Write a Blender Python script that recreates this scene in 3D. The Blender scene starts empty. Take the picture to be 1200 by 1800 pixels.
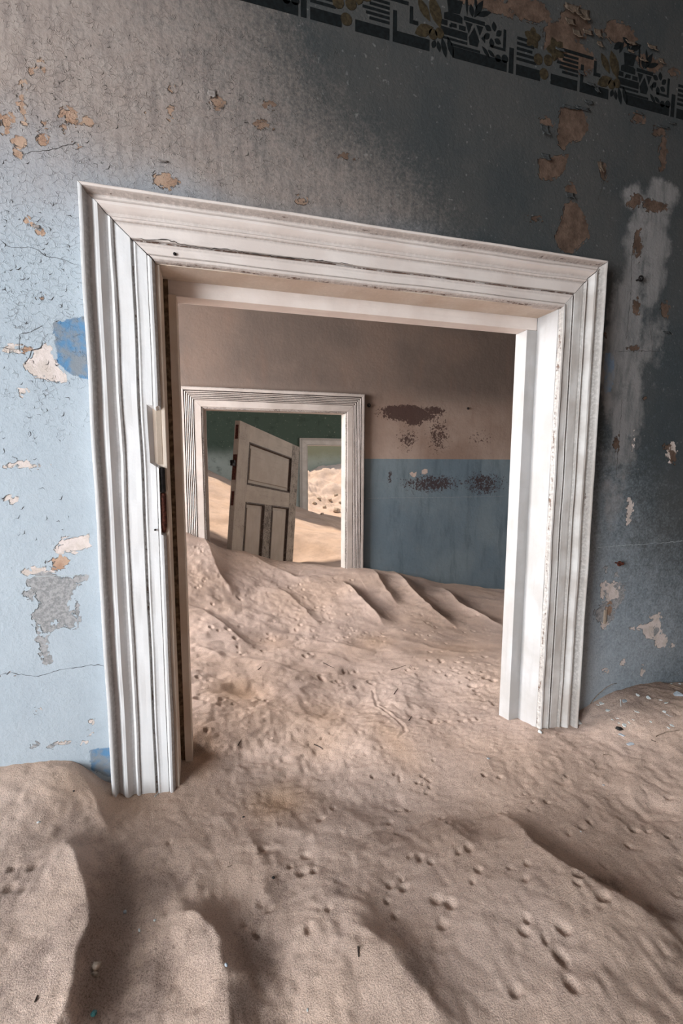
import bpy, bmesh, math, random
import numpy as np
from mathutils import Vector, Matrix

# ------------------------------------------------------------------ camera, light, exposure
S = bpy.context.scene
COL = S.collection
ZC = 1.75                        # height of the lens above the buried floor
YAW, PITCH, ROLL, FPX = .2747, .1118, .00365, 800.0


def camera_rows():
    cy, sy, cp, sp = math.cos(YAW), math.sin(YAW), math.cos(PITCH), math.sin(PITCH)
    F = np.array([sy*cp, cy*cp, -sp]); R = np.array([cy, -sy, 0.]); U = np.cross(R, F)
    cr, sr = math.cos(ROLL), math.sin(ROLL)
    return np.array([cr*R + sr*U, -sr*R + cr*U, F])


CM = camera_rows()
cam_d = bpy.data.cameras.new('camera'); cam = bpy.data.objects.new('camera', cam_d); COL.objects.link(cam)
cam_d.sensor_fit = 'AUTO'; cam_d.sensor_width = 36; cam_d.lens = FPX/1800*36
cam_d.clip_start = .02; cam_d.clip_end = 100
cam.matrix_world = Matrix(((CM[0][0], CM[1][0], -CM[2][0], 0), (CM[0][1], CM[1][1], -CM[2][1], 0),
                           (CM[0][2], CM[1][2], -CM[2][2], ZC), (0, 0, 0, 1)))
S.camera = cam
S.view_settings.view_transform = 'Standard'; S.view_settings.look = 'None'
S.view_settings.exposure = 0.0; S.view_settings.gamma = 1.0
S.view_settings.use_curve_mapping = False

wd = bpy.data.worlds.new('sky'); S.world = wd; wd.use_nodes = True
wd.node_tree.nodes['Background'].inputs[0].default_value = (.62, .72, .85, 1)
wd.node_tree.nodes['Background'].inputs[1].default_value = 1.0


def area(name, loc, direction, sx, sz, power, color, spread=180):
    d = bpy.data.lights.new(name, 'AREA'); d.shape = 'RECTANGLE'; d.size = sx; d.size_y = sz
    d.energy = power; d.color = color; d.spread = math.radians(spread)
    o = bpy.data.objects.new(name, d); COL.objects.link(o); o.location = loc
    o.rotation_euler = Vector(direction).to_track_quat('-Z', 'Z').to_euler()
    return o


# daylight through the windows of the left-hand outer wall, plus an added right-hand fill
area('window_daylight', (-1.86, -.50, ZC+.10), (1, .28, -.25), 1.4, 1.15, 80, (.90, .955, 1.0), 150)
area('window_daylight', (-1.86, 2.0, ZC+.30), (1, .25, -.30), 1.2, 1.1, 108, (.98, .975, .98), 140)
area('window_daylight', (-2.66, 5.6, ZC+.9), (1, .0, -.5), 2.4, 1.2, 25, (1.0, .90, .78), 150)
area('window_daylight', (5.06, 5.2, ZC+.5), (-1, -.1, -.35), 2.4, 1.4, 70, (1.0, .95, .88), 160)  # added fill for the door leaf, set at an unseen window
sd = bpy.data.lights.new('sun', 'SUN'); sd.energy = 4.7; sd.angle = math.radians(2.5); sd.color = (1, .87, .70)
sun = bpy.data.objects.new('sun', sd); COL.objects.link(sun)
sun.rotation_euler = Vector((.30, -.35, -1.0)).to_track_quat('-Z', 'Z').to_euler()

# ------------------------------------------------------------------ helpers


def ray(px, py):
    return CM.T @ np.array([(px-600)/FPX, (900-py)/FPX, 1.])


def on_y(px, py, Y):
    r = ray(px, py); q = r*Y/r[1]; return np.array([q[0], q[1], q[2]+ZC])


def on_z(px, py, z):             # z relative to the lens
    r = ray(px, py); q = r*z/r[2]; return np.array([q[0], q[1], q[2]+ZC])


def tag(o, label=None, cat=None, group=None, kind=None):
    for k, v in (('label', label), ('category', cat), ('group', group), ('kind', kind)):
        if v: o[k] = v
    return o


def mesh_obj(name, verts, faces, mat, parent=None, smooth=False):
    me = bpy.data.meshes.new(name)
    me.from_pydata([tuple(map(float, v)) for v in verts], [], faces)
    me.materials.append(mat)
    if smooth: me.shade_smooth()
    o = bpy.data.objects.new(name, me); COL.objects.link(o)
    if parent: o.parent = parent
    return o


def empty(name, loc=(0, 0, 0)):
    o = bpy.data.objects.new(name, None); COL.objects.link(o); o.location = loc; o.empty_display_size = .1
    return o


def boxes(name, bs, mat, parent=None, bevel=0):
    bm = bmesh.new()
    for (x0, x1, y0, y1, z0, z1) in bs:
        r = bmesh.ops.create_cube(bm, size=1)
        for v in r['verts']:
            v.co = Vector((x0+(v.co.x+.5)*(x1-x0), y0+(v.co.y+.5)*(y1-y0), z0+(v.co.z+.5)*(z1-z0)))
    if bevel:
        bmesh.ops.bevel(bm, geom=bm.edges[:], offset=bevel, segments=2, affect='EDGES', profile=.6)
    me = bpy.data.meshes.new(name); bm.to_mesh(me); bm.free(); me.materials.append(mat)
    o = bpy.data.objects.new(name, me); COL.objects.link(o)
    if parent: o.parent = parent
    return o


rng = np.random.RandomState(7)
LAT = rng.rand(256, 256)


def vnoise(x, y, seed=0):
    x = np.asarray(x, float)+seed*17.3; y = np.asarray(y, float)+seed*9.7
    xi = np.floor(x).astype(int); yi = np.floor(y).astype(int); fx = x-xi; fy = y-yi
    fx = fx*fx*fx*(fx*(fx*6-15)+10); fy = fy*fy*fy*(fy*(fy*6-15)+10)
    g = lambda a, b: LAT[a & 255, b & 255]
    return ((g(xi, yi)*(1-fx)+g(xi+1, yi)*fx)*(1-fy)+(g(xi, yi+1)*(1-fx)+g(xi+1, yi+1)*fx)*fy)*2-1


def fbm(x, y, seed=0, octv=4, gain=.5):
    a = 1; s = 0
    for k in range(octv):
        s = s+a*vnoise(x*2**k, y*2**k, seed+k); a *= gain
    return s


def sstep(a, b, x):
    t = np.clip((x-a)/(b-a), 0, 1); return t*t*(3-2*t)


# ------------------------------------------------------------------ material node helper
class NT:
    def __init__(s, name, rough=.85, spec=.25):
        s.m = bpy.data.materials.new(name); s.m.use_nodes = True; s.t = s.m.node_tree
        s.b = s.t.nodes['Principled BSDF']; s.b.inputs['Roughness'].default_value = rough
        s.b.inputs['Specular IOR Level'].default_value = spec

    def n(s, typ, **kw):
        x = s.t.nodes.new('ShaderNode'+typ)
        for k, v in kw.items():
            if k.startswith('i_'):
                key = k[2:].replace('_', ' ')
                x.inputs[int(key) if key.isdigit() else key].default_value = v
            else: setattr(x, k, v)
        return x

    def link(s, a, b): s.t.links.new(a, b)

    def val(s, v, sock):
        if isinstance(v, (int, float)): sock.default_value = v
        elif isinstance(v, (tuple, list)): sock.default_value = tuple(v)+((1,) if len(v) == 3 and len(sock.default_value) == 4 else ())
        else: s.link(v, sock)

    def math(s, op, a, b=0., c=None, clamp=False):
        x = s.n('Math', operation=op, use_clamp=clamp); s.val(a, x.inputs[0]); s.val(b, x.inputs[1])
        if c is not None: s.val(c, x.inputs[2])
        return x.outputs[0]

    def coord(s, kind='Object', scale=(1, 1, 1)):
        t = s.n('TexCoord'); mp = s.n('Mapping'); mp.inputs['Scale'].default_value = scale
        s.link(t.outputs[kind], mp.inputs[0]); return mp.outputs[0]

    def noise(s, vec, scale, detail=4, rough=.55, dist=0.):
        x = s.n('TexNoise'); s.link(vec, x.inputs['Vector']); x.inputs['Scale'].default_value = scale
        x.inputs['Detail'].default_value = detail; x.inputs['Roughness'].default_value = rough
        x.inputs['Distortion'].default_value = dist
        return x.outputs['Fac']

    def ramp(s, v, a, b, lo=0., hi=1.):
        x = s.n('MapRange', interpolation_type='SMOOTHSTEP'); s.val(v, x.inputs[0])
        for i, q in enumerate((a, b, lo, hi)): s.val(q, x.inputs[i+1])
        return x.outputs[0]

    def mix(s, f, a, b, mode='MIX'):
        x = s.n('Mix', data_type='RGBA', blend_type=mode); s.val(f, x.inputs['Factor'])
        for q, i in ((a, 6), (b, 7)):
            if isinstance(q, tuple): x.inputs[i].default_value = tuple(q)+(1,) if len(q) == 3 else q
            else: s.link(q, x.inputs[i])
        return x.outputs[2]

    def attr(s, name):
        x = s.n('Attribute', attribute_name=name); return x

    def bump(s, h, strength, dist, prev=None):
        x = s.n('Bump'); s.val(h, x.inputs['Height']); s.val(strength, x.inputs['Strength'])
        x.inputs['Distance'].default_value = dist
        if prev is not None: s.link(prev, x.inputs['Normal'])
        return x.outputs[0]

    def out(s, col, nrm=None, rough=None):
        s.val(col, s.b.inputs['Base Color'])
        if nrm is not None: s.link(nrm, s.b.inputs['Normal'])
        if rough is not None: s.val(rough, s.b.inputs['Roughness'])
        return s.m


def simple(name, col, rough=.8, var=.15, scale=40, bump=.3, bd=.002, metallic=0.):
    s = NT(name, rough); v = s.coord()
    n = s.noise(v, scale, 5); dark = tuple(c*(1-var*2) for c in col)
    s.b.inputs['Metallic'].default_value = metallic
    return s.out(s.mix(s.ramp(n, .35, .65), dark, col), s.bump(n, bump, bd))


def mat_sand():
    s = NT('dune_sand', .95, .12); v = s.coord()
    big = s.noise(v, 2.2, 4); mid = s.noise(v, 26, 5, .6); gr = s.noise(v, 430, 3, .75); gr2 = s.noise(v, 900, 2, .8)
    c = s.mix(s.ramp(big, .35, .65), (.68, .495, .39), (.705, .535, .45))
    c = s.mix(s.ramp(mid, .45, .75, 0, .30), c, (.46, .33, .265))
    grit_shade = s.attr('grit_shade').outputs['Fac']; amber = s.attr('amber').outputs['Fac']
    gp = s.math('MAXIMUM', s.math('MULTIPLY', s.ramp(s.noise(v, 5.5, 5, .6), .45, .66), .35), s.ramp(s.math('ADD', grit_shade, s.math('MULTIPLY', s.math('SUBTRACT', mid, .5), 1.2)), .15, .85))
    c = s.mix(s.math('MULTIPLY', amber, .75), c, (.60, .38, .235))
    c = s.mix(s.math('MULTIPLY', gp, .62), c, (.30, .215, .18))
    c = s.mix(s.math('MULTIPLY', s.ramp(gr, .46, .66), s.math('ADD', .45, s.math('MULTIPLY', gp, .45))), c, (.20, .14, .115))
    c = s.mix(s.ramp(gr2, .62, .72, 0, .45), c, (.86, .76, .66))
    fine = s.noise(v, 120, 5, .7); b = s.bump(mid, .35, .006); b = s.bump(fine, s.math('ADD', .28, s.math('MULTIPLY', grit_shade, .6)), .005, b); b = s.bump(gr, .9, .003, b); b = s.bump(gr2, .5, .0014, b)
    return s.out(c, b)


def mat_near_wall():
    """old distemper: blue below, grey-brown above, mould and peeled patches laid out by the mesh attributes"""
    s = NT('peeling_blue_distemper', .9, .2); v = s.coord()
    A = s.attr('patches'); sp = s.n('SeparateColor'); s.link(A.outputs['Color'], sp.inputs[0])
    brown, grey, pale = sp.outputs[0], sp.outputs[1], sp.outputs[2]
    B = s.attr('zones'); sz = s.n('SeparateColor'); s.link(B.outputs['Color'], sz.inputs[0])
    soot, flake, blue = sz.outputs[0], sz.outputs[1], sz.outputs[2]
    C = s.attr('marks'); sc_ = s.n('SeparateColor'); s.link(C.outputs['Color'], sc_.inputs[0])
    crack, streak, upper = sc_.outputs[0], sc_.outputs[1], sc_.outputs[2]
    n1 = s.noise(v, 5, 5); n2 = s.noise(v, 30, 5, .6); n3 = s.noise(v, 160, 4, .65)
    vs = s.coord('Object', (1, 1, .22)); ns = s.noise(vs, 60, 4, .6)
    base = s.mix(s.ramp(n1, .35, .65), (.38, .43, .475), (.41, .458, .50))
    base = s.mix(s.ramp(n2, .4, .7, 0, .35), base, (.45, .51, .555))
    base = s.mix(s.ramp(upper, .0, .35, 0, .6), base, (.37, .365, .385))
    up = s.mix(s.ramp(n2, .35, .7), (.36, .295, .26), (.44, .37, .33))
    up = s.mix(s.ramp(ns, .45, .7, 0, .6), up, (.22, .18, .165))
    uf = s.ramp(s.math('ADD', upper, s.math('MULTIPLY', s.math('SUBTRACT', n1, .5), .5)), .2, .8)
    c = s.mix(uf, base, up)
    # mould / soot darkening
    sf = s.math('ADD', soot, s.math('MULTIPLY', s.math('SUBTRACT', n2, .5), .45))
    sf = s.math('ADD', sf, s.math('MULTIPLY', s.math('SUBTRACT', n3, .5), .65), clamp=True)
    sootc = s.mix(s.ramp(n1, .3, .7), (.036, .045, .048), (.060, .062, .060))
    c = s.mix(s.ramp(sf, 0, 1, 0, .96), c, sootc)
    sp2 = s.noise(v, 95, 2, .4)
    c = s.mix(s.math('MULTIPLY', s.ramp(sp2, .69, .77), s.ramp(soot, .3, .7, 0, .20)), c, (.42, .42, .40))
    # pale damp streaks
    kf = s.math('MULTIPLY', s.ramp(s.math('ADD', streak, s.math('MULTIPLY', s.math('SUBTRACT', s.noise(v, 18, 5, .65), .5), 1.5)), .35, .85), s.ramp(s.noise(vs, 45, 4, .6), .3, .6, .3, .62))
    c = s.mix(kf, c, (.34, .32, .31))
    # under-layers: sdf-like attributes cut by noise give ragged flakes
    vo = s.n('TexVoronoi', feature='F1'); s.link(v, vo.inputs['Vector']); vo.inputs['Scale'].default_value = 105
    vc = s.n('SeparateColor'); s.link(vo.outputs['Color'], vc.inputs[0])
    rag = s.math('ADD', s.math('MULTIPLY', s.math('SUBTRACT', n3, .5), .40), s.math('MULTIPLY', s.math('SUBTRACT', vc.outputs[0], .5), .42))
    def cut(m): return s.ramp(s.math('ADD', m, rag), .47, .55)
    pm = cut(pale); gm = cut(grey); bm_ = cut(brown); blm = s.ramp(s.math('ADD', blue, s.math('MULTIPLY', rag, .35)), .47, .58)
    c = s.mix(pm, c, s.mix(s.ramp(n2, .4, .6), (.66, .57, .53), (.55, .47, .42)))
    bl = s.mix(s.ramp(n2, .38, .6), (.10, .22, .37), (.21, .235, .26))
    c = s.mix(s.math('MULTIPLY', blm, s.ramp(soot, .2, .6, 1, .45)), c, bl)
    c = s.mix(gm, c, s.mix(s.ramp(n3, .4, .6), (.24, .24, .24), (.36, .35, .35)))
    br = s.mix(s.ramp(n2, .35, .65), (.36, .22, .15), (.48, .33, .24))
    br = s.mix(s.ramp(soot, .1, .75, 0, .92), br, s.mix(s.ramp(s.math('ADD', n2, s.math('MULTIPLY', n3, .4)), .5, .95), (.050, .032, .024), (.125, .082, .060)))
    br = s.mix(s.ramp(upper, .9, 1.0, 0, .0), br, (.1, .07, .05))
    c = s.mix(bm_, c, br)
    rim = s.math('MULTIPLY', s.ramp(s.math('ADD', brown, rag), .42, .47), s.math('SUBTRACT', 1, bm_))
    c = s.mix(s.math('MULTIPLY', rim, s.ramp(s.noise(v, 70, 3), .45, .6, 0, .8)), c, (.05, .04, .035))
    # cracks and the craquelure of the flaking zone
    warp = s.n('VectorMath', operation='ADD'); s.link(v, warp.inputs[0])
    wn = s.n('TexNoise'); s.link(v, wn.inputs['Vector']); wn.inputs['Scale'].default_value = 60; wn.inputs['Detail'].default_value = 3
    wsc = s.n('VectorMath', operation='SCALE'); s.link(wn.outputs['Color'], wsc.inputs[0]); wsc.inputs['Scale'].default_value = .02
    s.link(wsc.outputs[0], warp.inputs[1])
    ce = s.n('TexVoronoi', feature='DISTANCE_TO_EDGE'); s.link(warp.outputs[0], ce.inputs['Vector']); ce.inputs['Scale'].default_value = 74
    gate = s.ramp(s.math('ADD', flake, s.math('MULTIPLY', s.math('SUBTRACT', s.noise(v, 34, 5, .65), .5), 3.4)), .70, 1.0)
    crl = s.math('MULTIPLY', s.ramp(ce.outputs['Distance'], .012, .045, 1, 0), gate)
    c = s.mix(s.math('MULTIPLY', s.math('MULTIPLY', crl, s.ramp(s.noise(v, 50, 3), .5, .68)), .5), c, (.10, .08, .07))
    ck = s.ramp(s.math('ADD', crack, s.math('MULTIPLY', s.math('SUBTRACT', n3, .5), .18)), .80, .93)
    c = s.mix(ck, c, (.05, .04, .04))
    holes = s.math('MAXIMUM', bm_, s.math('MAXIMUM', gm, s.math('MAXIMUM', pm, ck)))
    b = s.bump(n2, .28, .006); b = s.bump(n3, .45, .003, b)
    curl = s.math('MULTIPLY', s.ramp(ce.outputs['Distance'], .0, .16, 1, 0), gate)
    b = s.bump(curl, .22, .003, b)
    b = s.bump(s.math('MULTIPLY', crl, -1), .7, .003, b)
    b = s.bump(s.math('MULTIPLY', holes, -1), 1.0, .004, b)
    return s.out(c, b)


def mat_wood_paint(name, paint, shade, wearcol, amount=.0, grime=.2, vertical=True):
    """old white gloss on timber; UV = (across, along); attribute wear marks arrises and grooves"""
    s = NT(name, .62, .35)
    t = s.n('UVMap'); mp = s.n('Mapping'); mp.inputs['Scale'].default_value = (1, .10, 1); s.link(t.outputs[0], mp.inputs[0])
    v = mp.outputs[0]; mq = s.n('Mapping'); mq.inputs['Scale'].default_value = (1, 1, 1); s.link(t.outputs[0], mq.inputs[0]); vi = mq.outputs[0]
    g1 = s.noise(v, 55, 5, .6); g2 = s.noise(v, 240, 4, .6); i1 = s.noise(vi, 9, 4); i2 = s.noise(vi, 120, 4, .7)
    A = s.attr('wear'); w = A.outputs['Fac']
    c = s.mix(s.ramp(i1, .35, .65), paint, shade)
    c = s.mix(s.ramp(g1, .5, .75, 0, grime), c, tuple(x*.72 for x in shade))
    c = s.mix(s.math('MULTIPLY', s.ramp(w, .05, .6), s.ramp(i2, .3, .6, .35, .85)), c, tuple(x*.55 for x in shade))
    m = s.math('ADD', s.math('MULTIPLY', w, .36), s.math('ADD', s.math('MULTIPLY', g2, .45), s.math('MULTIPLY', i2, .35)))
    m = s.math('ADD', m, s.math('MULTIPLY', s.math('SUBTRACT', i1, .5), .25))
    pk = s.ramp(m, .70-amount, .735-amount)
    c = s.mix(s.math('MULTIPLY', pk, .9), c, s.mix(s.ramp(g2, .4, .6), wearcol, tuple(x*.5 for x in wearcol)))
    b = s.bump(g1, .25, .002); b = s.bump(i2, .3, .0012, b); b = s.bump(s.math('MULTIPLY', pk, -1), .8, .0012, b)
    return s.out(c, b)


def mat_mid_wall():
    s = NT('two_tone_distemper', .92, .15); v = s.coord()
    g = s.n('SeparateXYZ'); s.link(v, g.inputs[0]); z = g.outputs[2]; x = g.outputs[0]
    n1 = s.noise(v, 2.4, 5); n2 = s.noise(v, 14, 5, .6); n3 = s.noise(v, 75, 4, .7)
    vs = s.coord('Object', (1, 1, .2)); ns = s.noise(vs, 14, 4, .6)
    up = s.mix(s.ramp(n1, .3, .7), (.27, .19, .15), (.38, .29, .24))
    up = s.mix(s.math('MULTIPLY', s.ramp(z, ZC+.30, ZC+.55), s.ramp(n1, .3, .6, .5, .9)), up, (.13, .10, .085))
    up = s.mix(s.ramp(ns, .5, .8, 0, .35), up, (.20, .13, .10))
    dn = s.mix(s.ramp(n1, .35, .65), (.135, .18, .215), (.18, .225, .25))
    dn = s.mix(s.ramp(n2, .5, .8, 0, .4), dn, (.17, .19, .21))
    dn = s.mix(s.ramp(ns, .5, .75, 0, .5), dn, (.065, .09, .11))
    c = s.mix(s.ramp(s.math('ADD', z, s.math('MULTIPLY', s.math('SUBTRACT', n3, .5), .004)), ZC+.013, ZC+.018), dn, up)
    # mould specks: attribute field cut by fine noise
    A = s.attr('mould'); mf = s.ramp(s.math('ADD', s.math('MULTIPLY', A.outputs['Fac'], .55), s.math('MULTIPLY', n3, .8)), .66, .72)
    c = s.mix(s.math('MULTIPLY', mf, .85), c, (.045, .022, .02))
    B = s.attr('chips'); cf = s.ramp(B.outputs['Fac'], .45, .55)
    c = s.mix(cf, c, (.58, .48, .43))
    b = s.bump(n2, .3, .01); b = s.bump(n3, .3, .004, b)
    return s.out(c, b)


def mat_green_wall(name, lo, hi, dark, z0, z1):
    s = NT(name, .92, .15); v = s.coord()
    g = s.n('SeparateXYZ'); s.link(v, g.inputs[0]); z = g.outputs[2]
    n1 = s.noise(v, 1.6, 5); n2 = s.noise(v, 8, 6, .65); n3 = s.noise(v, 40, 3)
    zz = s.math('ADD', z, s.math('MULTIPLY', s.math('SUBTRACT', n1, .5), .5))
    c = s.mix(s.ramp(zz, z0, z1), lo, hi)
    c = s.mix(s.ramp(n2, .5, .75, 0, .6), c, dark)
    c = s.mix(s.ramp(n3, .66, .72, 0, .5), c, (.5, .5, .42))
    return s.out(c, s.bump(n2, .3, .02))


M = dict(
    sand=mat_sand(), near=mat_near_wall(), mid=mat_mid_wall(),
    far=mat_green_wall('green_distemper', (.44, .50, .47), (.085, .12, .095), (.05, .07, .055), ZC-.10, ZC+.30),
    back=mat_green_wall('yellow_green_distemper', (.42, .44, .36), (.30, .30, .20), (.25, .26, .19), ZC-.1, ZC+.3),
    plain=simple('grey_plaster', (.30, .27, .25), .95, .1, 12, .3, .01),
    plank=simple('dark_floorboards', (.12, .08, .05), .8, .2, 12),
    casing=mat_wood_paint('white_gloss_paint', (.80, .79, .79), (.75, .73, .72), (.27, .15, .09), -.055, .22),
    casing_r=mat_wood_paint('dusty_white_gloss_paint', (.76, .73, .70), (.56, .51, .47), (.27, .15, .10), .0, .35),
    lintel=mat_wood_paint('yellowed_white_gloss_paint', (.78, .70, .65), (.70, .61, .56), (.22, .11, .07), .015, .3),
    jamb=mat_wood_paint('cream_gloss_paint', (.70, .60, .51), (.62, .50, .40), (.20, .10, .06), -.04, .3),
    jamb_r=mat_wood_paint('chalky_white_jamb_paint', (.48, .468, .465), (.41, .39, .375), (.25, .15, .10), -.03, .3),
    groove=simple('bare_brown_rebate', (.27, .18, .11), .85, .3, 90),
    bare=mat_wood_paint('bare_weathered_pine', (.46, .37, .29), (.40, .31, .24), (.35, .24, .16), .02, .4),
    casing2=mat_wood_paint('flaking_grey_white_paint', (.55, .485, .445), (.47, .405, .365), (.09, .055, .045), .06, .4),
    casing3=mat_wood_paint('white_paint_far', (.68, .63, .58), (.60, .55, .50), (.20, .13, .09), -.02, .3),
    leaf=mat_wood_paint('weathered_beige_door_paint', (.50, .42, .345), (.43, .355, .29), (.075, .042, .03), .125, .5),
    leafpanel=mat_wood_paint('beige_panel_paint', (.46, .385, .32), (.42, .345, .28), (.10, .06, .04), .04, .4),
    stencil=simple('black_green_stencil_paint', (.006, .009, .010), 1, .3, 120, .2, .001),
    olive=simple('ochre_brown_stencil_paint', (.055, .040, .020), .9, .3, 120, .2, .001),
    halo=simple('grey_stencil_outline', (.15, .145, .135), .9, .3, 120, .2, .001),
    rust=simple('rusted_iron', (.14, .045, .03), .85, .35, 160, .8, .002, .2),
    iron=simple('dark_iron', (.03, .025, .025), .6, .3, 100, .5, .002, .5),
    chip=simple('white_paint_chip', (.75, .77, .76), .6, .1, 120),
    chipb=simple('bluish_paint_chip', (.48, .52, .57), .6, .1, 120),
    chipk=simple('black_chip', (.02, .018, .018), .7, .1, 120),
    chipt=simple('teal_glass_chip', (.06, .22, .22), .25, .1, 120),
    twig=simple('dry_straw', (.36, .27, .19), .8, .3, 200),
    twigd=simple('dark_twig', (.07, .05, .04), .8, .3, 200),
    stone=simple('beige_stone', (.68, .54, .43), .9, .3, 80, .8, .004),
    curl=simple('curled_paint_flake', (.23, .17, .125), .85, .3, 150, .5, .001),
)

# ------------------------------------------------------------------ attributes on wall meshes


def add_color(me, name, arr):
    a = me.attributes.new(name, 'FLOAT_COLOR', 'POINT')
    full = np.ones((len(me.vertices), 4), np.float32); full[:, :arr.shape[1]] = arr
    a.data.foreach_set('color', full.ravel())


def add_float(me, name, arr):
    a = me.attributes.new(name, 'FLOAT', 'POINT'); a.data.foreach_set('value', np.asarray(arr, np.float32))


def grid_wall(name, xs, zs, y, thick, holes, mat):
    """front face as a grid with rectangular holes (given as index ranges on exact grid lines), plus back face and reveals"""
    nx, nz = len(xs), len(zs)
    X, Z = np.meshgrid(xs, zs); n = nx*nz
    verts = np.stack([X.ravel(), np.full(n, y), Z.ravel()], 1)
    ii, jj = np.meshgrid(np.arange(nx-1), np.arange(nz-1))
    cx = (xs[ii]+xs[ii+1])/2; cz = (zs[jj]+zs[jj+1])/2
    keep = np.ones(cx.shape, bool)
    for (x0, x1, z0, z1) in holes: keep &= ~((cx > x0) & (cx < x1) & (cz > z0) & (cz < z1))
    a = (jj*nx+ii)[keep]; faces = np.stack([a, a+1, a+nx+1, a+nx], 1)
    ev = []; ef = []
    def quad(p):
        k = n+len(ev); ev.extend(p); ef.append((k, k+1, k+2, k+3))
    yb = y+thick; x0, x1, z0, z1 = xs[0], xs[-1], zs[0], zs[-1]
    hx = sorted({x0, x1} | {h[0] for h in holes} | {h[1] for h in holes}); hz = sorted({z0, z1} | {h[2] for h in holes} | {h[3] for h in holes})
    for a_, b_ in zip(hx[:-1], hx[1:]):
        for c_, d_ in zip(hz[:-1], hz[1:]):
            mx, mz = (a_+b_)/2, (c_+d_)/2
            if any(h[0] < mx < h[1] and h[2] < mz < h[3] for h in holes): continue
            quad([(b_, yb, c_), (a_, yb, c_), (a_, yb, d_), (b_, yb, d_)])
    for (a_, b_, c_, d_) in holes:
        quad([(a_, y, c_), (a_, y, d_), (a_, yb, d_), (a_, yb, c_)]); quad([(b_, y, d_), (b_, y, c_), (b_, yb, c_), (b_, yb, d_)])
        quad([(a_, y, d_), (b_, y, d_), (b_, yb, d_), (a_, yb, d_)])
    me = bpy.data.meshes.new(name)
    allv = np.vstack([verts, np.array(ev)]); allf = [tuple(map(int, f)) for f in faces]+ef
    me.from_pydata(allv.tolist(), [], allf); me.materials.append(mat)
    o = bpy.data.objects.new(name, me); COL.objects.link(o); return o, allv


def lines(a, b, step, extra=()):
    l = list(np.linspace(a, b, max(2, int(round((b-a)/step))+1)))
    for e in extra:
        k = int(np.argmin([abs(q-e) for q in l])); l[k] = e
    return np.array(sorted(set(l)))


# door geometry: (outer left, outer right, outer top, inner left, inner right, inner top), heights above lens
D1 = dict(oL=-.225, oR=.980, oT=.508, iL=-.0995, iR=.866, iT=.390)
D2 = dict(oL=-.187, oR=1.026, oT=.4605, iL=-.049, iR=.890, iT=.325)
D3 = dict(oL=1.488, oR=2.73, oT=.400, iL=1.632, iR=2.585, iT=.272)
Y1, Y2, Y3, Y4 = 1.035, 3.085, 8.04, 12.0

# ------------------------------------------------------------------ near wall
hole = (-.1175, .884, 0., ZC+.408)
xs = np.concatenate([np.linspace(-1.8, -.56, 12)[:-1], lines(-.56, 1.5, .0052, (hole[0], hole[1])), np.linspace(1.5, 3.0, 12)[1:]])
zs = np.concatenate([np.linspace(0, ZC-.92, 6)[:-1], lines(ZC-.92, ZC+1.25, .0052, (hole[3],)), np.linspace(ZC+1.25, 3.5, 8)[1:]])
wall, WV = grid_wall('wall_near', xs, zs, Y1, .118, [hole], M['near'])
tag(wall, 'peeling wall, pale blue low down and sooty brown above, around the big white door frame', 'wall', kind='structure')
wx, wz = WV[:, 0], WV[:, 2]


def blob_field(pts, px_per=None, Y=Y1):
    """value .5 on the ellipse edge, 1 in its centre, 0 far outside"""
    f = np.zeros(len(WV))
    for p in pts:
        cx, cy, rx, ry = p[:4]; ang = p[4] if len(p) > 4 else 0
        c = on_y(cx, cy, Y); ex = on_y(cx+rx, cy, Y); ez = on_y(cx, cy+ry, Y)
        ax = abs(ex[0]-c[0]); az = abs(ez[2]-c[2])
        dx, dz = wx-c[0], wz-c[2]; ca, sa = math.cos(ang), math.sin(ang)
        u, w_ = dx*ca+dz*sa, -dx*sa+dz*ca
        d = np.hypot(u/ax, w_/az); soft = .012/min(ax, az)
        f = np.maximum(f, np.clip(.5+(1-d)*.5/max(soft, .45), 0, 1))
    return f


def poly_field(polys, soft=.010):
    f = np.zeros(len(WV))
    for pl in polys:
        q = np.array([[on_y(a, b, Y1)[0], on_y(a, b, Y1)[2]] for a, b in pl]); d = np.full(len(WV), 9.); ins = np.zeros(len(WV), bool)
        for i in range(len(q)):
            a, b = q[i], q[(i+1) % len(q)]; ab = b-a; t = np.clip(((wx-a[0])*ab[0]+(wz-a[1])*ab[1])/(ab@ab), 0, 1)
            d = np.minimum(d, np.hypot(wx-a[0]-t*ab[0], wz-a[1]-t*ab[1]))
            c_ = (a[1] > wz) != (b[1] > wz)
            with np.errstate(divide='ignore', invalid='ignore'): ins ^= c_ & (wx < (b[0]-a[0])*(wz-a[1])/(b[1]-a[1])+a[0])
        f = np.maximum(f, np.clip(.5+np.where(ins, d, -d)/soft*.5, 0, 1))
    return f


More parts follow.
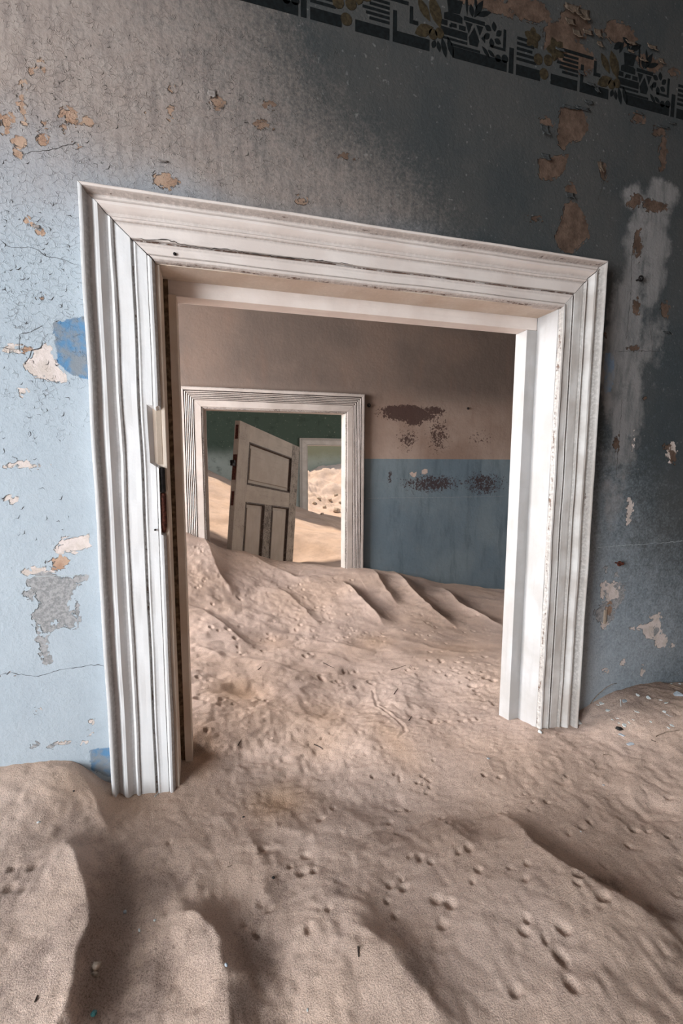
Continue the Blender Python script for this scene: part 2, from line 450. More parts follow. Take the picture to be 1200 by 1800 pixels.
BLUE_P = [[(92, 568), (120, 560), (146, 556), (170, 560), (170, 668), (148, 667), (128, 660), (114, 650), (100, 636), (97, 610), (94, 590)],
          [(156, 1320), (176, 1314), (215, 1312), (215, 1372), (190, 1366), (160, 1354)], [(1062, 618), (1078, 622), (1080, 660), (1074, 690), (1060, 692)]]
PINK_P = [[(74, 602), (82, 600), (92, 616), (100, 640), (112, 652), (116, 668), (98, 672), (78, 664), (58, 662), (42, 642), (52, 628), (56, 616), (72, 612)],
          [(100, 962), (118, 944), (140, 942), (156, 940), (155, 962), (138, 970), (118, 972), (106, 970)],
          [(1150, 1082), (1162, 1092), (1156, 1112), (1168, 1128), (1164, 1142), (1148, 1118), (1126, 1104), (1114, 1108), (1122, 1096), (1142, 1098)]]
BROWN_P = [[(984, 192), (1010, 190), (1030, 198), (1034, 225), (1022, 246), (1000, 250), (990, 262), (980, 252), (981, 215)], [(946, 280), (968, 276), (998, 273), (990, 305), (968, 318), (950, 315), (946, 298)],
           [(992, 360), (1004, 352), (1022, 366), (1032, 390), (1036, 415), (1020, 432), (1005, 445), (978, 436), (976, 412), (984, 390)]]


def line_field(polys, half=.0022):
    f = np.zeros(len(WV))
    for pl in polys:
        w_ = half
        q = [on_y(a, b, Y1) for a, b in pl]
        for a, b in zip(q[:-1], q[1:]):
            ab = np.array([b[0]-a[0], b[2]-a[2]]); L = ab@ab
            t = np.clip(((wx-a[0])*ab[0]+(wz-a[2])*ab[1])/L, 0, 1)
            d = np.hypot(wx-a[0]-t*ab[0], wz-a[2]-t*ab[1])
            f = np.maximum(f, np.clip(1-d/(w_*4), 0, 1))
    return f


BROWN = [(72, 118, 5, 8), (54, 126, 5, 5), (40, 150, 6, 9), (32, 165, 5, 6), (37, 190, 10, 11), (42, 209, 5, 7), (13, 215, 12, 14), (8, 228, 6, 10),
         (32, 248, 12, 8), (28, 271, 9, 9), (75, 248, 12, 12), (122, 203, 15, 11), (133, 214, 9, 9), (112, 228, 6, 9), (155, 213, 11, 9), (76, 215, 4, 5),
         (135, 254, 7, 4), (300, 155, 4, 6), (300, 200, 7, 9), (380, 180, 14, 11), (49, 392, 4, 6), (69, 405, 6, 7), (73, 523, 5, 4), (292, 320, 20, 13),
         (462, 220, 13, 7), (472, 184, 9, 6), (256, 200, 6, 5), (529, 352, 8, 6), (604, 275, 14, 5), (1003, 334, 10, 11), (1060, 300, 6, 18, .3), (940, 385, 12, 5),
         (1120, 207, 12, 10), (1160, 232, 12, 9), (1165, 270, 7, 32), (1118, 352, 10, 11), (1110, 360, 8, 8), (1148, 362, 22, 11), (1121, 430, 7, 26),
         (1118, 540, 6, 14), (1168, 545, 8, 15), (1114, 612, 9, 5), (1083, 780, 5, 14), (985, 70, 30, 36), (1010, 100, 34, 28), (930, 18, 40, 22), (860, 8, 50, 14),
         (1010, 40, 26, 30), (1090, 60, 30, 20), (1140, 110, 24, 14), (1185, 130, 10, 8), (105, 990, 19, 11), (20, 1184, 8, 3), (1182, 800, 6, 14, .5), (1172, 785, 6, 5),
         (45, 615, 6, 5), (1064, 590, 5, 5), (1070, 1070, 5, 10), (960, 215, 12, 9), (1133, 700, 2, 2)]
GREY = [(80, 1022, 30, 14), (92, 1045, 36, 22), (92, 1070, 30, 22), (75, 1085, 20, 18), (120, 1030, 16, 16), (140, 1018, 14, 9), (112, 1085, 14, 16), (125, 1095, 12, 9),
        (80, 1105, 14, 9), (50, 1045, 10, 8), (136, 1075, 4, 9), (76, 1135, 7, 16), (82, 1155, 7, 12), (66, 1126, 5, 5), (1063, 1078, 18, 18), (1080, 1062, 12, 10, .6),
        (1092, 1040, 6, 16), (1082, 1030, 8, 6), (1064, 1045, 3, 12), (1065, 1003, 4, 8), (1082, 1010, 5, 5), (60, 1310, 6, 3), (88, 1312, 8, 3), (1152, 1110, 5, 8)]
PALE = [(62, 640, 24, 20), (78, 660, 22, 12), (80, 625, 12, 26), (96, 665, 14, 10), (130, 957, 25, 13), (108, 965, 14, 9), (62, 1005, 16, 7), (84, 1008, 10, 6), (45, 818, 26, 5),
        (22, 880, 11, 7), (40, 688, 7, 7), (20, 612, 22, 5), (113, 1306, 12, 4), (142, 1306, 8, 3), (65, 1250, 5, 4), (160, 1268, 4, 4), (157, 1288, 4, 4), (1146, 1108, 16, 16),
        (1162, 1128, 10, 12), (1128, 1102, 14, 4), (1153, 1085, 10, 6), (1180, 795, 9, 17), (1060, 1040, 5, 20), (1077, 1040, 18, 18), (1062, 1092, 8, 14), (1112, 775, 2, 14),
        (1106, 895, 6, 22), (1180, 1135, 4, 4), (1095, 1165, 4, 5), (1128, 1180, 4, 8), (1062, 1180, 5, 4)]
BLUE = [(122, 598, 27, 36), (132, 630, 20, 34), (140, 650, 16, 14), (116, 575, 22, 14), (180, 1340, 24, 24), (186, 1330, 20, 20), (1068, 655, 9, 34)]
sat = lambda a, b, v: sstep(a, b, v)
zr = wz-ZC
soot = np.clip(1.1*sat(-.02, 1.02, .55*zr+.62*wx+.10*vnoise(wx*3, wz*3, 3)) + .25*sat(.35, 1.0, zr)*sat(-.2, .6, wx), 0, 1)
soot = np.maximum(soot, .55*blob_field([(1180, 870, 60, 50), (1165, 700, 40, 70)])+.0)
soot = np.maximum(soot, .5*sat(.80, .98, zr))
flake = np.clip(sat(.15, .40, zr)*sat(.55, .0, wx)*.75*sat(1.05, .75, zr)+sat(-.1, -.32, wx)*sat(-.1, .1, zr)*sat(.9, .6, zr)*.55+.25*sat(.95, 1.2, zr)+.1, 0, 1)
upper = np.clip(sat(.30, .74, zr+.12*vnoise(wx*2.2, wz*2.2, 5)), 0, 1)
streak = np.clip(np.maximum(blob_field([(1120, 430, 24, 90), (1150, 450, 28, 110), (1100, 560, 30, 110), (1110, 350, 22, 26), (1165, 340, 30, 26), (1100, 700, 34, 120), (1075, 640, 20, 120)])*.9,
                            blob_field([(1150, 600, 30, 90), (1080, 850, 24, 120)])*.55), 0, 1)
CRACKS = [[(0, 421), (14, 433), (38, 436), (50, 434), (68, 440), (80, 450), (105, 455), (124, 462), (140, 466)],
          [(0, 1186), (20, 1182), (45, 1187), (62, 1189), (100, 1179), (130, 1174), (152, 1170), (172, 1168), (186, 1172)],
          [(40, 270), (62, 266), (98, 262), (120, 254), (140, 250)], [(1085, 618), (1110, 616), (1140, 617), (1160, 618)], [(1110, 440), (1108, 520), (1100, 600)],
          [(1093, 700), (1086, 790), (1082, 840)], [(35, 618), (34, 588), (60, 580), (75, 572)], [(42, 640), (52, 628), (55, 616), (72, 612), (74, 598)],
          [(1140, 560), (1145, 600), (1146, 640)], [(0, 612), (30, 614), (50, 615)], [(366, 178), (372, 168), (385, 166)], [(275, 284), (290, 287), (296, 286)],
          [(1063, 300), (1058, 330), (1050, 355)]]
crack = np.zeros(len(WV))


def crack_strip(name, polys, y, parent, mat, w=.0011, seed=3, step=.006, jag=.0016):
    q = np.random.RandomState(seed); vs, fs = [], []
    for pl in polys:
        P_ = [np.array([on_y(a, b, y)[0], on_y(a, b, y)[2]]) for a, b in pl]; pts = []
        for a, b in zip(P_[:-1], P_[1:]):
            m = max(1, int(np.linalg.norm(b-a)/step))
            pts += [a+(b-a)*i/m+q.uniform(-jag, jag, 2)*(i > 0) for i in range(m)]
        pts.append(P_[-1]); k = len(vs)
        for i, p_ in enumerate(pts):
            d = pts[min(i+1, len(pts)-1)]-pts[max(i-1, 0)]; nn = np.array([-d[1], d[0]])/(np.linalg.norm(d)+1e-9); ww = w*q.uniform(.35, 1.25)*(.15 if i in (0, len(pts)-1) else 1)/2
            vs += [(p_[0]+nn[0]*ww, y-.0004, p_[1]+nn[1]*ww), (p_[0]-nn[0]*ww, y-.0004, p_[1]-nn[1]*ww)]
        for i in range(len(pts)-1): fs.append((k+2*i, k+2*i+1, k+2*i+3, k+2*i+2))
    return mesh_obj(name, vs, fs, mat, parent)


crackmat = simple('dark_crack', (.045, .038, .034), .95, .1, 50)
crack_strip('wall_crack', CRACKS, Y1, wall, crackmat)
hair = []
hq = np.random.RandomState(12)
for i in range(230):
    if i < 150: a, b = hq.uniform(0, 450), hq.uniform(60, 560)
    else: a, b = hq.uniform(0, 130), hq.uniform(350, 960)
    if a > 120 and b > 300: continue
    L_ = hq.uniform(2.5, 8); an = hq.choice([0, .6, 1.57, 2.4])+hq.uniform(-.4, .4)
    hair.append([(a, b), (a+L_*math.cos(an), b+L_*math.sin(an)), (a+L_*math.cos(an)+L_*.7*math.cos(an+1.1), b+L_*math.sin(an)+L_*.7*math.sin(an+1.1))])
tag(crack_strip('flake_edge', hair, Y1, wall, crackmat, .0014, 4, .004, .0008), kind='stuff')
pale = simple('pale_scratch', (.50, .54, .55), .9, .1, 50)
crack_strip('plaster_seam', [[(0, 1016), (40, 1014), (90, 1013), (158, 1011)], [(1046, 962), (1090, 959), (1140, 956), (1200, 951)]], Y1, wall, pale, .0012, 6)
add_color(wall.data, 'patches', np.stack([np.maximum(blob_field(BROWN), poly_field(BROWN_P)), blob_field(GREY), np.maximum(blob_field(PALE[4:]), poly_field(PINK_P))], 1))
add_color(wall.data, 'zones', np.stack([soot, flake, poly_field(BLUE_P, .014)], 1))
add_color(wall.data, 'marks', np.stack([crack, streak, upper], 1))

# ------------------------------------------------------------------ stencilled frieze (flat print, a skin of paint on the wall)


def poly_prism(name, polys, mat, parent, y, t=.0006):
    vs, fs = [], []
    for pl in polys:
        a = 0
        for i in range(len(pl)):
            x0, z0 = pl[i]; x1, z1 = pl[(i+1) % len(pl)]; a += x0*z1-x1*z0
        if a < 0: pl = pl[::-1]
        k = len(vs); m = len(pl)
        vs += [(x, y-t, z) for x, z in pl]+[(x, y, z) for x, z in pl]
        fs.append(tuple(range(k, k+m)))
        for i in range(m): fs.append((k+i, k+m+i, k+m+(i+1) % m, k+(i+1) % m))
    return mesh_obj(name, vs, fs, mat, parent)


def rect(x0, x1, z0, z1): return [(x0, z0), (x1, z0), (x1, z1), (x0, z1)]
def disc(cx, cz, rx, rz=None, n=12, a=0):
    rz = rz or rx; return [(cx+rx*math.cos(t)*math.cos(a)-rz*math.sin(t)*math.sin(a), cz+rx*math.cos(t)*math.sin(a)+rz*math.sin(t)*math.cos(a)) for t in np.linspace(0, 2*math.pi, n, endpoint=False)]
def petal(x0, z0, x1, z1, w):
    dx, dz = x1-x0, z1-z0; L = math.hypot(dx, dz); nx, nz = -dz/L*w/2, dx/L*w/2
    P = [(x0+dx*t+nx*k, z0+dz*t+nz*k) for t, k in ((0, 0), (.2, .65), (.45, 1), (.7, .8), (1, 0))]
    return P+[(x0+dx*t-nx*k, z0+dz*t-nz*k) for t, k in ((.7, .8), (.45, 1), (.2, .65))]
def vine_leaf(cx, cz, r, a=0):
    out = []
    for i in range(20):
        t = 2*math.pi*i/20; rr = r*(1 if i % 4 == 0 else (.62 if i % 4 == 2 else .82)); out.append((cx+rr*math.cos(t+a), cz+rr*math.sin(t+a)))
    return out


PER = .4975; ZB = ZC+.9135
frieze = empty('painted_frieze', (0, 0, 0)); frieze.parent = wall
dark, olive, skip = [], [], []
for k in (-1, 0, 1, 2):
    o = .2+PER*k
    def R(x0, x1, z0, z1): dark.append(rect(o+x0, o+x1, ZB+z0, ZB+z1))
    R(.0, .012, .0, .054); R(.020, .088, 0, .023)
    for i in range(5): R(.020, .075-.006*i+.01*(i % 2), .032+.011*i, .038+.011*i)
    R(.118, .196, 0, .023)
    for i in range(5): R(.150-.008*(i % 3), .196, .031+.0095*i, .0365+.0095*i)
    R(.204, .213, .0, .062); R(.213, .292, 0, .023)
    R(.130, .240, .079, .086); R(.243, .251, .045, .079); R(.251, .264, .045, .053)
    olive += [vine_leaf(o+.062, ZB+.088, .024, .3), vine_leaf(o+.128, ZB+.078, .027, .8)]
    for a, b in ((.080, .046), (.108, .050), (.098, .018)): olive.append(disc(o+a, ZB+b, .0125))
    olive += [petal(o+.262, ZB+.100, o+.292, ZB+.060, .020), petal(o+.292, ZB+.112, o+.318, ZB+.052, .028), petal(o+.256, ZB+.028, o+.300, ZB+.050, .026), disc(o+.300, ZB+.036, .011), disc(o+.316, ZB+.042, .011)]
    # leaves under the vase
    for q in ((.300, .008, .306, .026, .012), (.318, .004, .312, .026, .011), (.334, -.004, .322, .036, .013), (.352, .000, .336, .040, .014)): dark.append(petal(o+q[0], ZB+q[1], o+q[2], ZB+q[3], q[4]))
    # vase body, neck, foot bands
    for z0, z1, a, b in ((.074, .086, .326, .372), (.062, .072, .320, .335), (.062, .070, .343, .358), (.061, .070, .364, .381), (.043, .058, .320, .386), (.034, .039, .320, .386), (.024, .029, .345, .420), (.060, .066, .340, .345)): R(a, b, z0, z1)
    dark.append([(o+.337, ZB+.090), (o+.365, ZB+.092), (o+.372, ZB+.119), (o+.332, ZB+.117)])
    dark.append([(o+.326, ZB+.086), (o+.372, ZB+.086), (o+.364, ZB+.090), (o+.336, ZB+.090)])
    for q in ((.300, .118, .325, .138, .016), (.318, .112, .330, .142, .010), (.340, .140, .352, .120, .010), (.352, .128, .386, .146, .016), (.325, .150, .350, .138, .012), (.384, .094, .380, .146, .006), (.398, .094, .392, .120, .012), (.402, .094, .424, .135, .015), (.408, .100, .446, .115, .012), (.402, .140, .408, .110, .007)):
        dark.append(petal(o+q[0], ZB+q[1], o+q[2], ZB+q[3], q[4]))
    R(.376, .430, .083, .091)
    dark += [[(o+.380, ZB+.080), (o+.398, ZB+.080), (o+.389, ZB+.058)], [(o+.393, ZB+.036), (o+.413, ZB+.036), (o+.417, ZB+.050), (o+.403, ZB+.074), (o+.389, ZB+.050)], [(o+.408, ZB+.080), (o+.426, ZB+.080), (o+.418, ZB+.060)],
             [(o+.422, ZB+.056), (o+.432, ZB+.066), (o+.432, ZB+.048)]]
    for i in range(6):
        t = i*1.05; dark.append(petal(o+.452+.009*math.cos(t), ZB+.070+.009*math.sin(t), o+.452+.026*math.cos(t+.5), ZB+.070+.028*math.sin(t+.5), .013))
    R(.480, .487, .043, .088); R(.445, .480, .043, .048)
    for q in ((.425, .040, .446, .020, .009), (.440, .036, .460, .024, .009)): dark.append(petal(o+q[0], ZB+q[1], o+q[2], ZB+q[3], q[4]))
    dark += [disc(o+.468, ZB+.024, .008), disc(o+.486, ZB+.027, .009)]
    R(.350, .492, 0, .023)
poly_prism('stencilled_ornament', dark, M['stencil'], frieze, Y1).data.materials[0] = M['stencil']
poly_prism('stencilled_vine', olive, M['olive'], frieze, Y1, .0010)
frieze['label'] = 'dark stencilled frieze of vases, vine leaves and bars'

# ------------------------------------------------------------------ moulded casings


def profile_pts(kind):
    if kind == 'ogee':   # (across 0 outer .. 1 inner, proud height, wear)
        return [(0, .0, 0), (0, .043, .5), (.015, .046, .35), (.035, .046, .05), (.055, .045, .3), (.075, .034, .6), (.09, .027, .6), (.13, .027, .15), (.16, .029, .3), (.20, .034, .1), (.24, .0335, .05),
                (.28, .028, .15), (.32, .022, .35), (.36, .0205, .3), (.375, .024, .2), (.40, .027, .12), (.43, .025, .45), (.44, .022, .5), (.50, .022, 0), (.58, .022, 0), (.66, .022, .08),
                (.675, .016, .95), (.70, .0165, .8), (.712, .022, .5), (.73, .0235, .2), (.755, .022, .35), (.80, .0215, 0), (.885, .0215, .1), (.895, .0195, .62), (.905, .022, .3), (.93, .0255, .1), (.965, .0245, .3),
                (.99, .020, .75), (1.0, .014, .7), (1.0, -.002, .3)]
    if kind == 'reeded':
        p = [(0, 0, 0), (0, .030, .7), (.03, .034, .35), (.10, .034, .1), (.16, .034, .2)]
        for i in range(5):
            u = .19+i*.082; p += [(u, .022, 1.5), (u+.010, .022, 1.5), (u+.018, .033, .4), (u+.048, .036, .1), (u+.072, .033, .4)]
        p += [(.59, .022, 1.5), (.60, .022, 1.5), (.61, .030, .3), (.64, .031, 0), (.90, .031, .12), (.93, .026, .6), (.97, .026, .5), (1.0, .022, .7), (1.0, -.002, .3)]
        return p
    return [(0, 0, 0), (0, .03, .5), (.1, .03, .2), (.14, .022, .6), (.5, .022, 0), (.86, .022, .1), (.9, .018, .5), (1, .018, .4), (1, -.002, .2)]


def casing_leg(name, p_out, p_in, q_out, q_in, ywall, kind, mat, parent, steps=60, cutter=None, seed=1):
    """lofts the profile between a start section (p_out..p_in) and an end section (q_out..q_in), both in wall (x, z)"""
    pr = profile_pts(kind); m = len(pr)
    arc = np.r_[0, np.cumsum([math.hypot((b[0]-a[0])*.125, b[1]-a[1]) for a, b in zip(pr[:-1], pr[1:])])]
    p_out, p_in, q_out, q_in = (np.array(a, float) for a in (p_out, p_in, q_out, q_in))
    L = np.linalg.norm(q_out-p_out); verts, uvs, wear = [], [], []
    ts = np.linspace(0, 1, steps+1)
    for t in ts:
        for j_, (u, h, w) in enumerate(pr):
            a = p_out+(p_in-p_out)*u; b = q_out+(q_in-q_out)*u; c = a+(b-a)*t
            wob = .0012*float(vnoise(t*L*7+seed*5, u*3+seed, seed))
            hh = h
            if cutter: hh = cutter(u, c[1]-ZC, h)
            dirx = (q_out-p_out)/L
            verts.append((c[0]-dirx[1]*wob, ywall-hh+(.0006*float(vnoise(t*L*20, u*9, seed)) if h > 0 else 0), c[1]+dirx[0]*wob)); uvs.append((arc[j_]+seed, float((c-p_out)@dirx)+seed*3)); wear.append(w)
    faces = []
    for i in range(steps):
        for j in range(m-1):
            a = i*m+j; faces.append((a, a+1, a+m+1, a+m))
    v = np.array(verts)
    # orient so that normals face the room
    n = np.cross(v[faces[m//2][1]]-v[faces[m//2][0]], v[faces[m//2][3]]-v[faces[m//2][0]])
    if n[1] > 0: faces = [f[::-1] for f in faces]
    o = mesh_obj(name, verts, faces, mat, parent)
    me = o.data; uvl = me.uv_layers.new(name='UVMap')
    li = np.zeros(len(me.loops), int); me.loops.foreach_get('vertex_index', li)
    uvl.data.foreach_set('uv', np.array(uvs)[li].ravel())
    add_float(me, 'wear', wear)
    return o


def uv_box(o, seed=0, wear=.0, edge=.6):
    """UV for boxes: along = longest axis, across = the rest; wear on bevel verts"""
    me = o.data; co = np.array([v.co for v in me.vertices]); ext = co.max(0)-co.min(0); ax = int(np.argmax(ext))
    oth = [i for i in range(3) if i != ax]
    li = np.zeros(len(me.loops), int); me.loops.foreach_get('vertex_index', li)
    uv = np.stack([co[:, oth[0]]+co[:, oth[1]]+seed, co[:, ax]+seed*3], 1)
    l = me.uv_layers.new(name='UVMap'); l.data.foreach_set('uv', uv[li].ravel())
    add_float(me, 'wear', np.full(len(co), wear))
    return o


def wbox(name, b, mat, parent, bevel=.0015, seed=0, wear=.0):
    return uv_box(boxes(name, [b], mat, parent, bevel), seed, wear)


def mirror_gap(x0, z0, x1, z1, y, parent, w=.0022):
    """dark open mitre joint"""
    d = np.array([x1-x0, z1-z0]); L = np.linalg.norm(d); nrm = np.array([-d[1], d[0]])/L*w/2
    pr = profile_pts('ogee')
    return d, nrm


def door_frame(idx, D, yw, kind, mats, label, low, wall_end):
    root = empty('door_%d' % idx, ((D['iL']+D['iR'])/2, yw, 0)); tag(root, label, 'door frame', kind='structure')
    r = root.location
    def sh(o): o.location = (-r.x, -r.y, -r.z); return o
    oTL, oTR = (D['oL'], ZC+D['oT']), (D['oR'], ZC+D['oT']); iTL, iTR = (D['iL'], ZC+D['iT']), (D['iR'], ZC+D['iT'])
    zb = ZC+low; g = .0009
    cutter = None
    if idx == 1:
        def cutter(u, z, h):
            if u > .87 and -.0105 < z+.0 < .105: return min(h, .010)       # broken-out strip above the hinge
            if u > .93 and -.155 < z <= -.0105: return min(h, .004)        # hinge mortice
            return h
    a = sh(casing_leg('casing', (D['oL'], zb), (D['iL'], zb), (oTL[0], oTL[1]-g), (iTL[0], iTL[1]-g), yw, kind, mats[0], root, 220 if idx == 1 else 60, cutter, 1))
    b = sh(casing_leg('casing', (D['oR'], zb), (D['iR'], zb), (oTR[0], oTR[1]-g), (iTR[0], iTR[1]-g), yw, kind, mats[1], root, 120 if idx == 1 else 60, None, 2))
    c = sh(casing_leg('lintel_casing', (oTL[0]+g, oTL[1]), (iTL[0]+g, iTL[1]), (oTR[0]-g, oTR[1]), (iTR[0]-g, iTR[1]), yw, kind, mats[2], root, 110 if idx == 1 else 50, None, 3))
    return root, sh


def box_mitred_jamb(D, y0, y1, dx, t):
    pass


# door 1, with a rebated jamb
d1, sh1 = door_frame(1, D1, Y1, 'ogee', (M['casing'], M['casing_r'], M['lintel']),
                     'big white moulded door frame half buried in sand, in front of the smaller frames', -1.2, 0)
iL, iR, iT = D1['iL'], D1['iR'], ZC+D1['iT']
yf = Y1-.012; ys = 1.102; ye = 1.150; p = .033; zl = ZC-1.2
J = M['jamb']
sh1(wbox('jamb', (iL-.018, iL+.001, yf, ys, zl, iT+.018), J, d1, .001, 1, .05))
sh1(wbox('jamb_rebate', (iL+.001, iL+.0165, ys-.004, ys+.01, zl, iT), M['groove'], d1, .0008, 2))
sh1(wbox('jamb_stop', (iL+.0165, iL+p, ys-.010, ye, zl, iT-p-.0004), J, d1, .0012, 3, .0))
sh1(wbox('jamb_bead', (iL+.0005, iL+.0075, yf-.001, ys-.012, zl, iT-.002), J, d1, .001, 3, .0))
sh1(wbox('jamb_back', (iL-.018, iL+.0175, ys+.008, ye-.001, zl, iT), M['groove'], d1, .001, 4))
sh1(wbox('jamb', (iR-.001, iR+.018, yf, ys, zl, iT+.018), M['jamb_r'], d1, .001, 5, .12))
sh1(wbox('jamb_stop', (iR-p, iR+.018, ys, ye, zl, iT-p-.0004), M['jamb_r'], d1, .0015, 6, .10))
sh1(wbox('lintel_jamb', (iL-.018, iR+.018, yf, ys, iT-.001, iT+.018), M['jamb'], d1, .001, 7, .25))
sh1(wbox('lintel_stop', (iL+.004, iR-.001, ys, ye, iT-p, iT+.018), M['lintel'], d1, .0015, 8, .1))
# exposed timber where the casing arris has broken away
sh1(wbox('splintered_timber', (iL-.0112, iL+.0005, Y1-.0125, Y1-.004, ZC-.009, ZC+.104), M['bare'], d1, .0015, 9, .2))
# hinge: leaf plus two knuckles
hinge = empty('hinge', (0, 0, 0)); hinge.parent = d1; sh1(hinge); hinge['label'] = 'rusted iron hinge let into the white casing'


def lathe(name, prof, mat, parent, loc, seg=14, axis='Z', jit=0.):
    vs, fs = [], []
    for i, (r, h) in enumerate(prof):
        for k in range(seg):
            t = 2*math.pi*k/seg; rr = r*(1+jit*(rng.rand()-.5))
            pnt = (rr*math.cos(t), rr*math.sin(t), h)
            if axis == 'Y': pnt = (pnt[0], pnt[2], pnt[1])
            vs.append(pnt)
    for i in range(len(prof)-1):
        for k in range(seg):
            a = i*seg+k; b = i*seg+(k+1) % seg; fs.append((a, b, b+seg, a+seg))
    fs.append(tuple(range(seg))[::-1]); fs.append(tuple(range((len(prof)-1)*seg, len(prof)*seg)))
    o = mesh_obj(name, vs, fs, mat, parent, True); o.location = loc; return o


hx, hy = iL-.003, Y1-.016
lathe('hinge_knuckle', [(.002, .052), (.0055, .05), (.0062, .045), (.006, .001), (.0055, 0)], M['iron'], hinge, (hx, hy, ZC-.066), jit=.12)
lathe('hinge_knuckle', [(.0045, .078), (.0066, .076), (.0070, .07), (.0066, .006), (.0050, 0), (.0032, -.006)], M['rust'], hinge, (hx-.0005, hy, ZC-.146), jit=.14)
boxes('hinge_plate', [(iL-.010, iL+.002, Y1-.008, Y1-.002, ZC-.148, ZC-.014)], M['rust'], hinge, .001)
lathe('screw_hole', [(.0030, .0006), (.0030, -.002)], M['iron'], d1, (0, 0, 0), 10, 'Y').location = (on_y(307, 447, Y1-.022)[0]-d1.location.x, -.0230, on_y(307, 447, Y1-.022)[2])
lathe('screw_hole', [(.0022, .0006), (.0022, -.002)], M['iron'], d1, (0, 0, 0), 10, 'Y').location = (on_y(273, 931, Y1-.022)[0]-d1.location.x, -.0245, on_y(273, 931, Y1-.022)[2])

sh1(crack_strip('timber_crack', [[(240, 418), (262, 422), (290, 421), (330, 432), (365, 437), (400, 438), (440, 446), (500, 453), (560, 458), (620, 465)]], Y1-.0242, d1, crackmat, .0016, 8))
# ------------------------------------------------------------------ middle wall and frame
hole2 = (-.067, .908, 0., ZC+.343)
xs2 = np.concatenate([[-1.8, -.9], lines(-.5, 2.5, .016, (hole2[0], hole2[1])), [3.0]])
zs2 = np.concatenate([[0, .4], lines(ZC-1.1, ZC+1.0, .016, (hole2[3],)), [3.5]])
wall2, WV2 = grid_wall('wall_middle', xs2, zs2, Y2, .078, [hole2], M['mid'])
tag(wall2, 'brown wall with slate blue lower half, seen through the big door frame', 'wall', kind='structure')


def field2(pts, V, Y, soft=.5):
    f = np.zeros(len(V))
    for (cx, cy, rx, ry, amp) in pts:
        c = on_y(cx, cy, Y); ax = abs(on_y(cx+rx, cy, Y)[0]-c[0]); az = abs(on_y(cx, cy+ry, Y)[2]-c[2])
        d = np.hypot((V[:, 0]-c[0])/ax, (V[:, 2]-c[2])/az); f = np.maximum(f, amp*np.clip(1.25-d*.75, 0, 1))
    return f


add_float(wall2.data, 'mould', field2([(720, 728, 50, 14, 1), (712, 722, 40, 9, 1.1), (728, 736, 16, 12, 1.1), (765, 722, 20, 8, .8), (770, 765, 26, 40, .55), (716, 772, 24, 26, .55), (760, 850, 60, 18, .65), (850, 850, 45, 24, .6), (845, 770, 40, 26, .4), (685, 838, 5, 22, .6)], WV2, Y2))
poly_prism('paint_chip_scar', [[(x, z) for x, z in ((on_y(a, b, Y2)[0], on_y(a, b, Y2)[2]) for a, b in pl)] for pl in
           ([(719, 832), (724, 829), (727, 832), (732, 829), (731, 836), (728, 839), (724, 838)], [(741, 827), (746, 824), (751, 825), (751, 831), (747, 834), (741, 833)])],
           simple('bare_pink_plaster', (.55, .44, .38)), wall2, Y2, .0008)
d2, sh2 = door_frame(2, D2, Y2, 'reeded', (M['casing2'],)*3, 'reeded grey-white door frame in the brown and blue wall beyond', -1.4, 0)
i2L, i2R, i2T = D2['iL'], D2['iR'], ZC+D2['iT']
for b, sd_ in (((i2L-.018, i2L+.001, Y2-.02, 3.165, ZC-1.4, i2T+.018), 11), ((i2R-.001, i2R+.018, Y2-.02, 3.165, ZC-1.4, i2T+.018), 12)):
    sh2(wbox('jamb', b, M['casing3'], d2, .001, sd_, .1))
sh2(wbox('lintel_jamb', (i2L-.018, i2R+.018, Y2-.02, 3.165, i2T-.001, i2T+.018), M['casing2'], d2, .001, 13, .2))
sh2(wbox('jamb_stop', (i2L+.001, i2L+.018, Y2+.03, 3.165, ZC-1.4, i2T), M['casing2'], d2, .001, 14, .2))

crack_strip('plaster_seam', [[(646, 876), (700, 875), (800, 874), (892, 872)]], Y2, wall2, simple('grey_seam', (.30, .32, .33), .9, .1, 50), .0022, 16)
# ------------------------------------------------------------------ far and back walls
hole3 = (1.614, 2.603, 0., ZC+.290)
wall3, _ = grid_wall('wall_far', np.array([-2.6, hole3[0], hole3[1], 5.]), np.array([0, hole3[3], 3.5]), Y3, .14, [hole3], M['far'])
tag(wall3, 'dark green wall behind the tilted door leaf', 'wall', kind='structure')
d3, sh3 = door_frame(3, D3, Y3, 'plain', (M['casing3'],)*3, 'small white door frame in the green wall, partly behind the tilted door leaf', -1.3, 0)
for b, sd_ in (((D3['iL']-.018, D3['iL']+.001, Y3-.01, Y3+.15, ZC-1.3, ZC+D3['iT']), 21), ((D3['iR']-.001, D3['iR']+.018, Y3-.01, Y3+.15, ZC-1.3, ZC+D3['iT']), 22)):
    sh3(wbox('jamb', b, M['casing3'], d3, .001, sd_, .1))
sh3(wbox('lintel_jamb', (D3['iL']-.018, D3['iR']+.018, Y3-.01, Y3+.15, ZC+D3['iT']-.001, ZC+D3['iT']+.018), M['casing3'], d3, .001, 23, .1))
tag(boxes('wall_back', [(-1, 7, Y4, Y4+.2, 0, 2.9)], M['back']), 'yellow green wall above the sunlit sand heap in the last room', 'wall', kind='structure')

# outer walls with window openings, right walls, ceilings, floor (mostly out of the picture)


def side_wall(name, x, thick, y0, y1, win, label, zt=3.5):
    bs = [(x-thick, x, y0, win[0], 0, zt), (x-thick, x, win[1], y1, 0, zt), (x-thick, x, win[0], win[1], 0, win[2]), (x-thick, x, win[0], win[1], win[3], zt)]
    return tag(boxes(name, bs, M['plain']), label, 'wall', kind='structure')


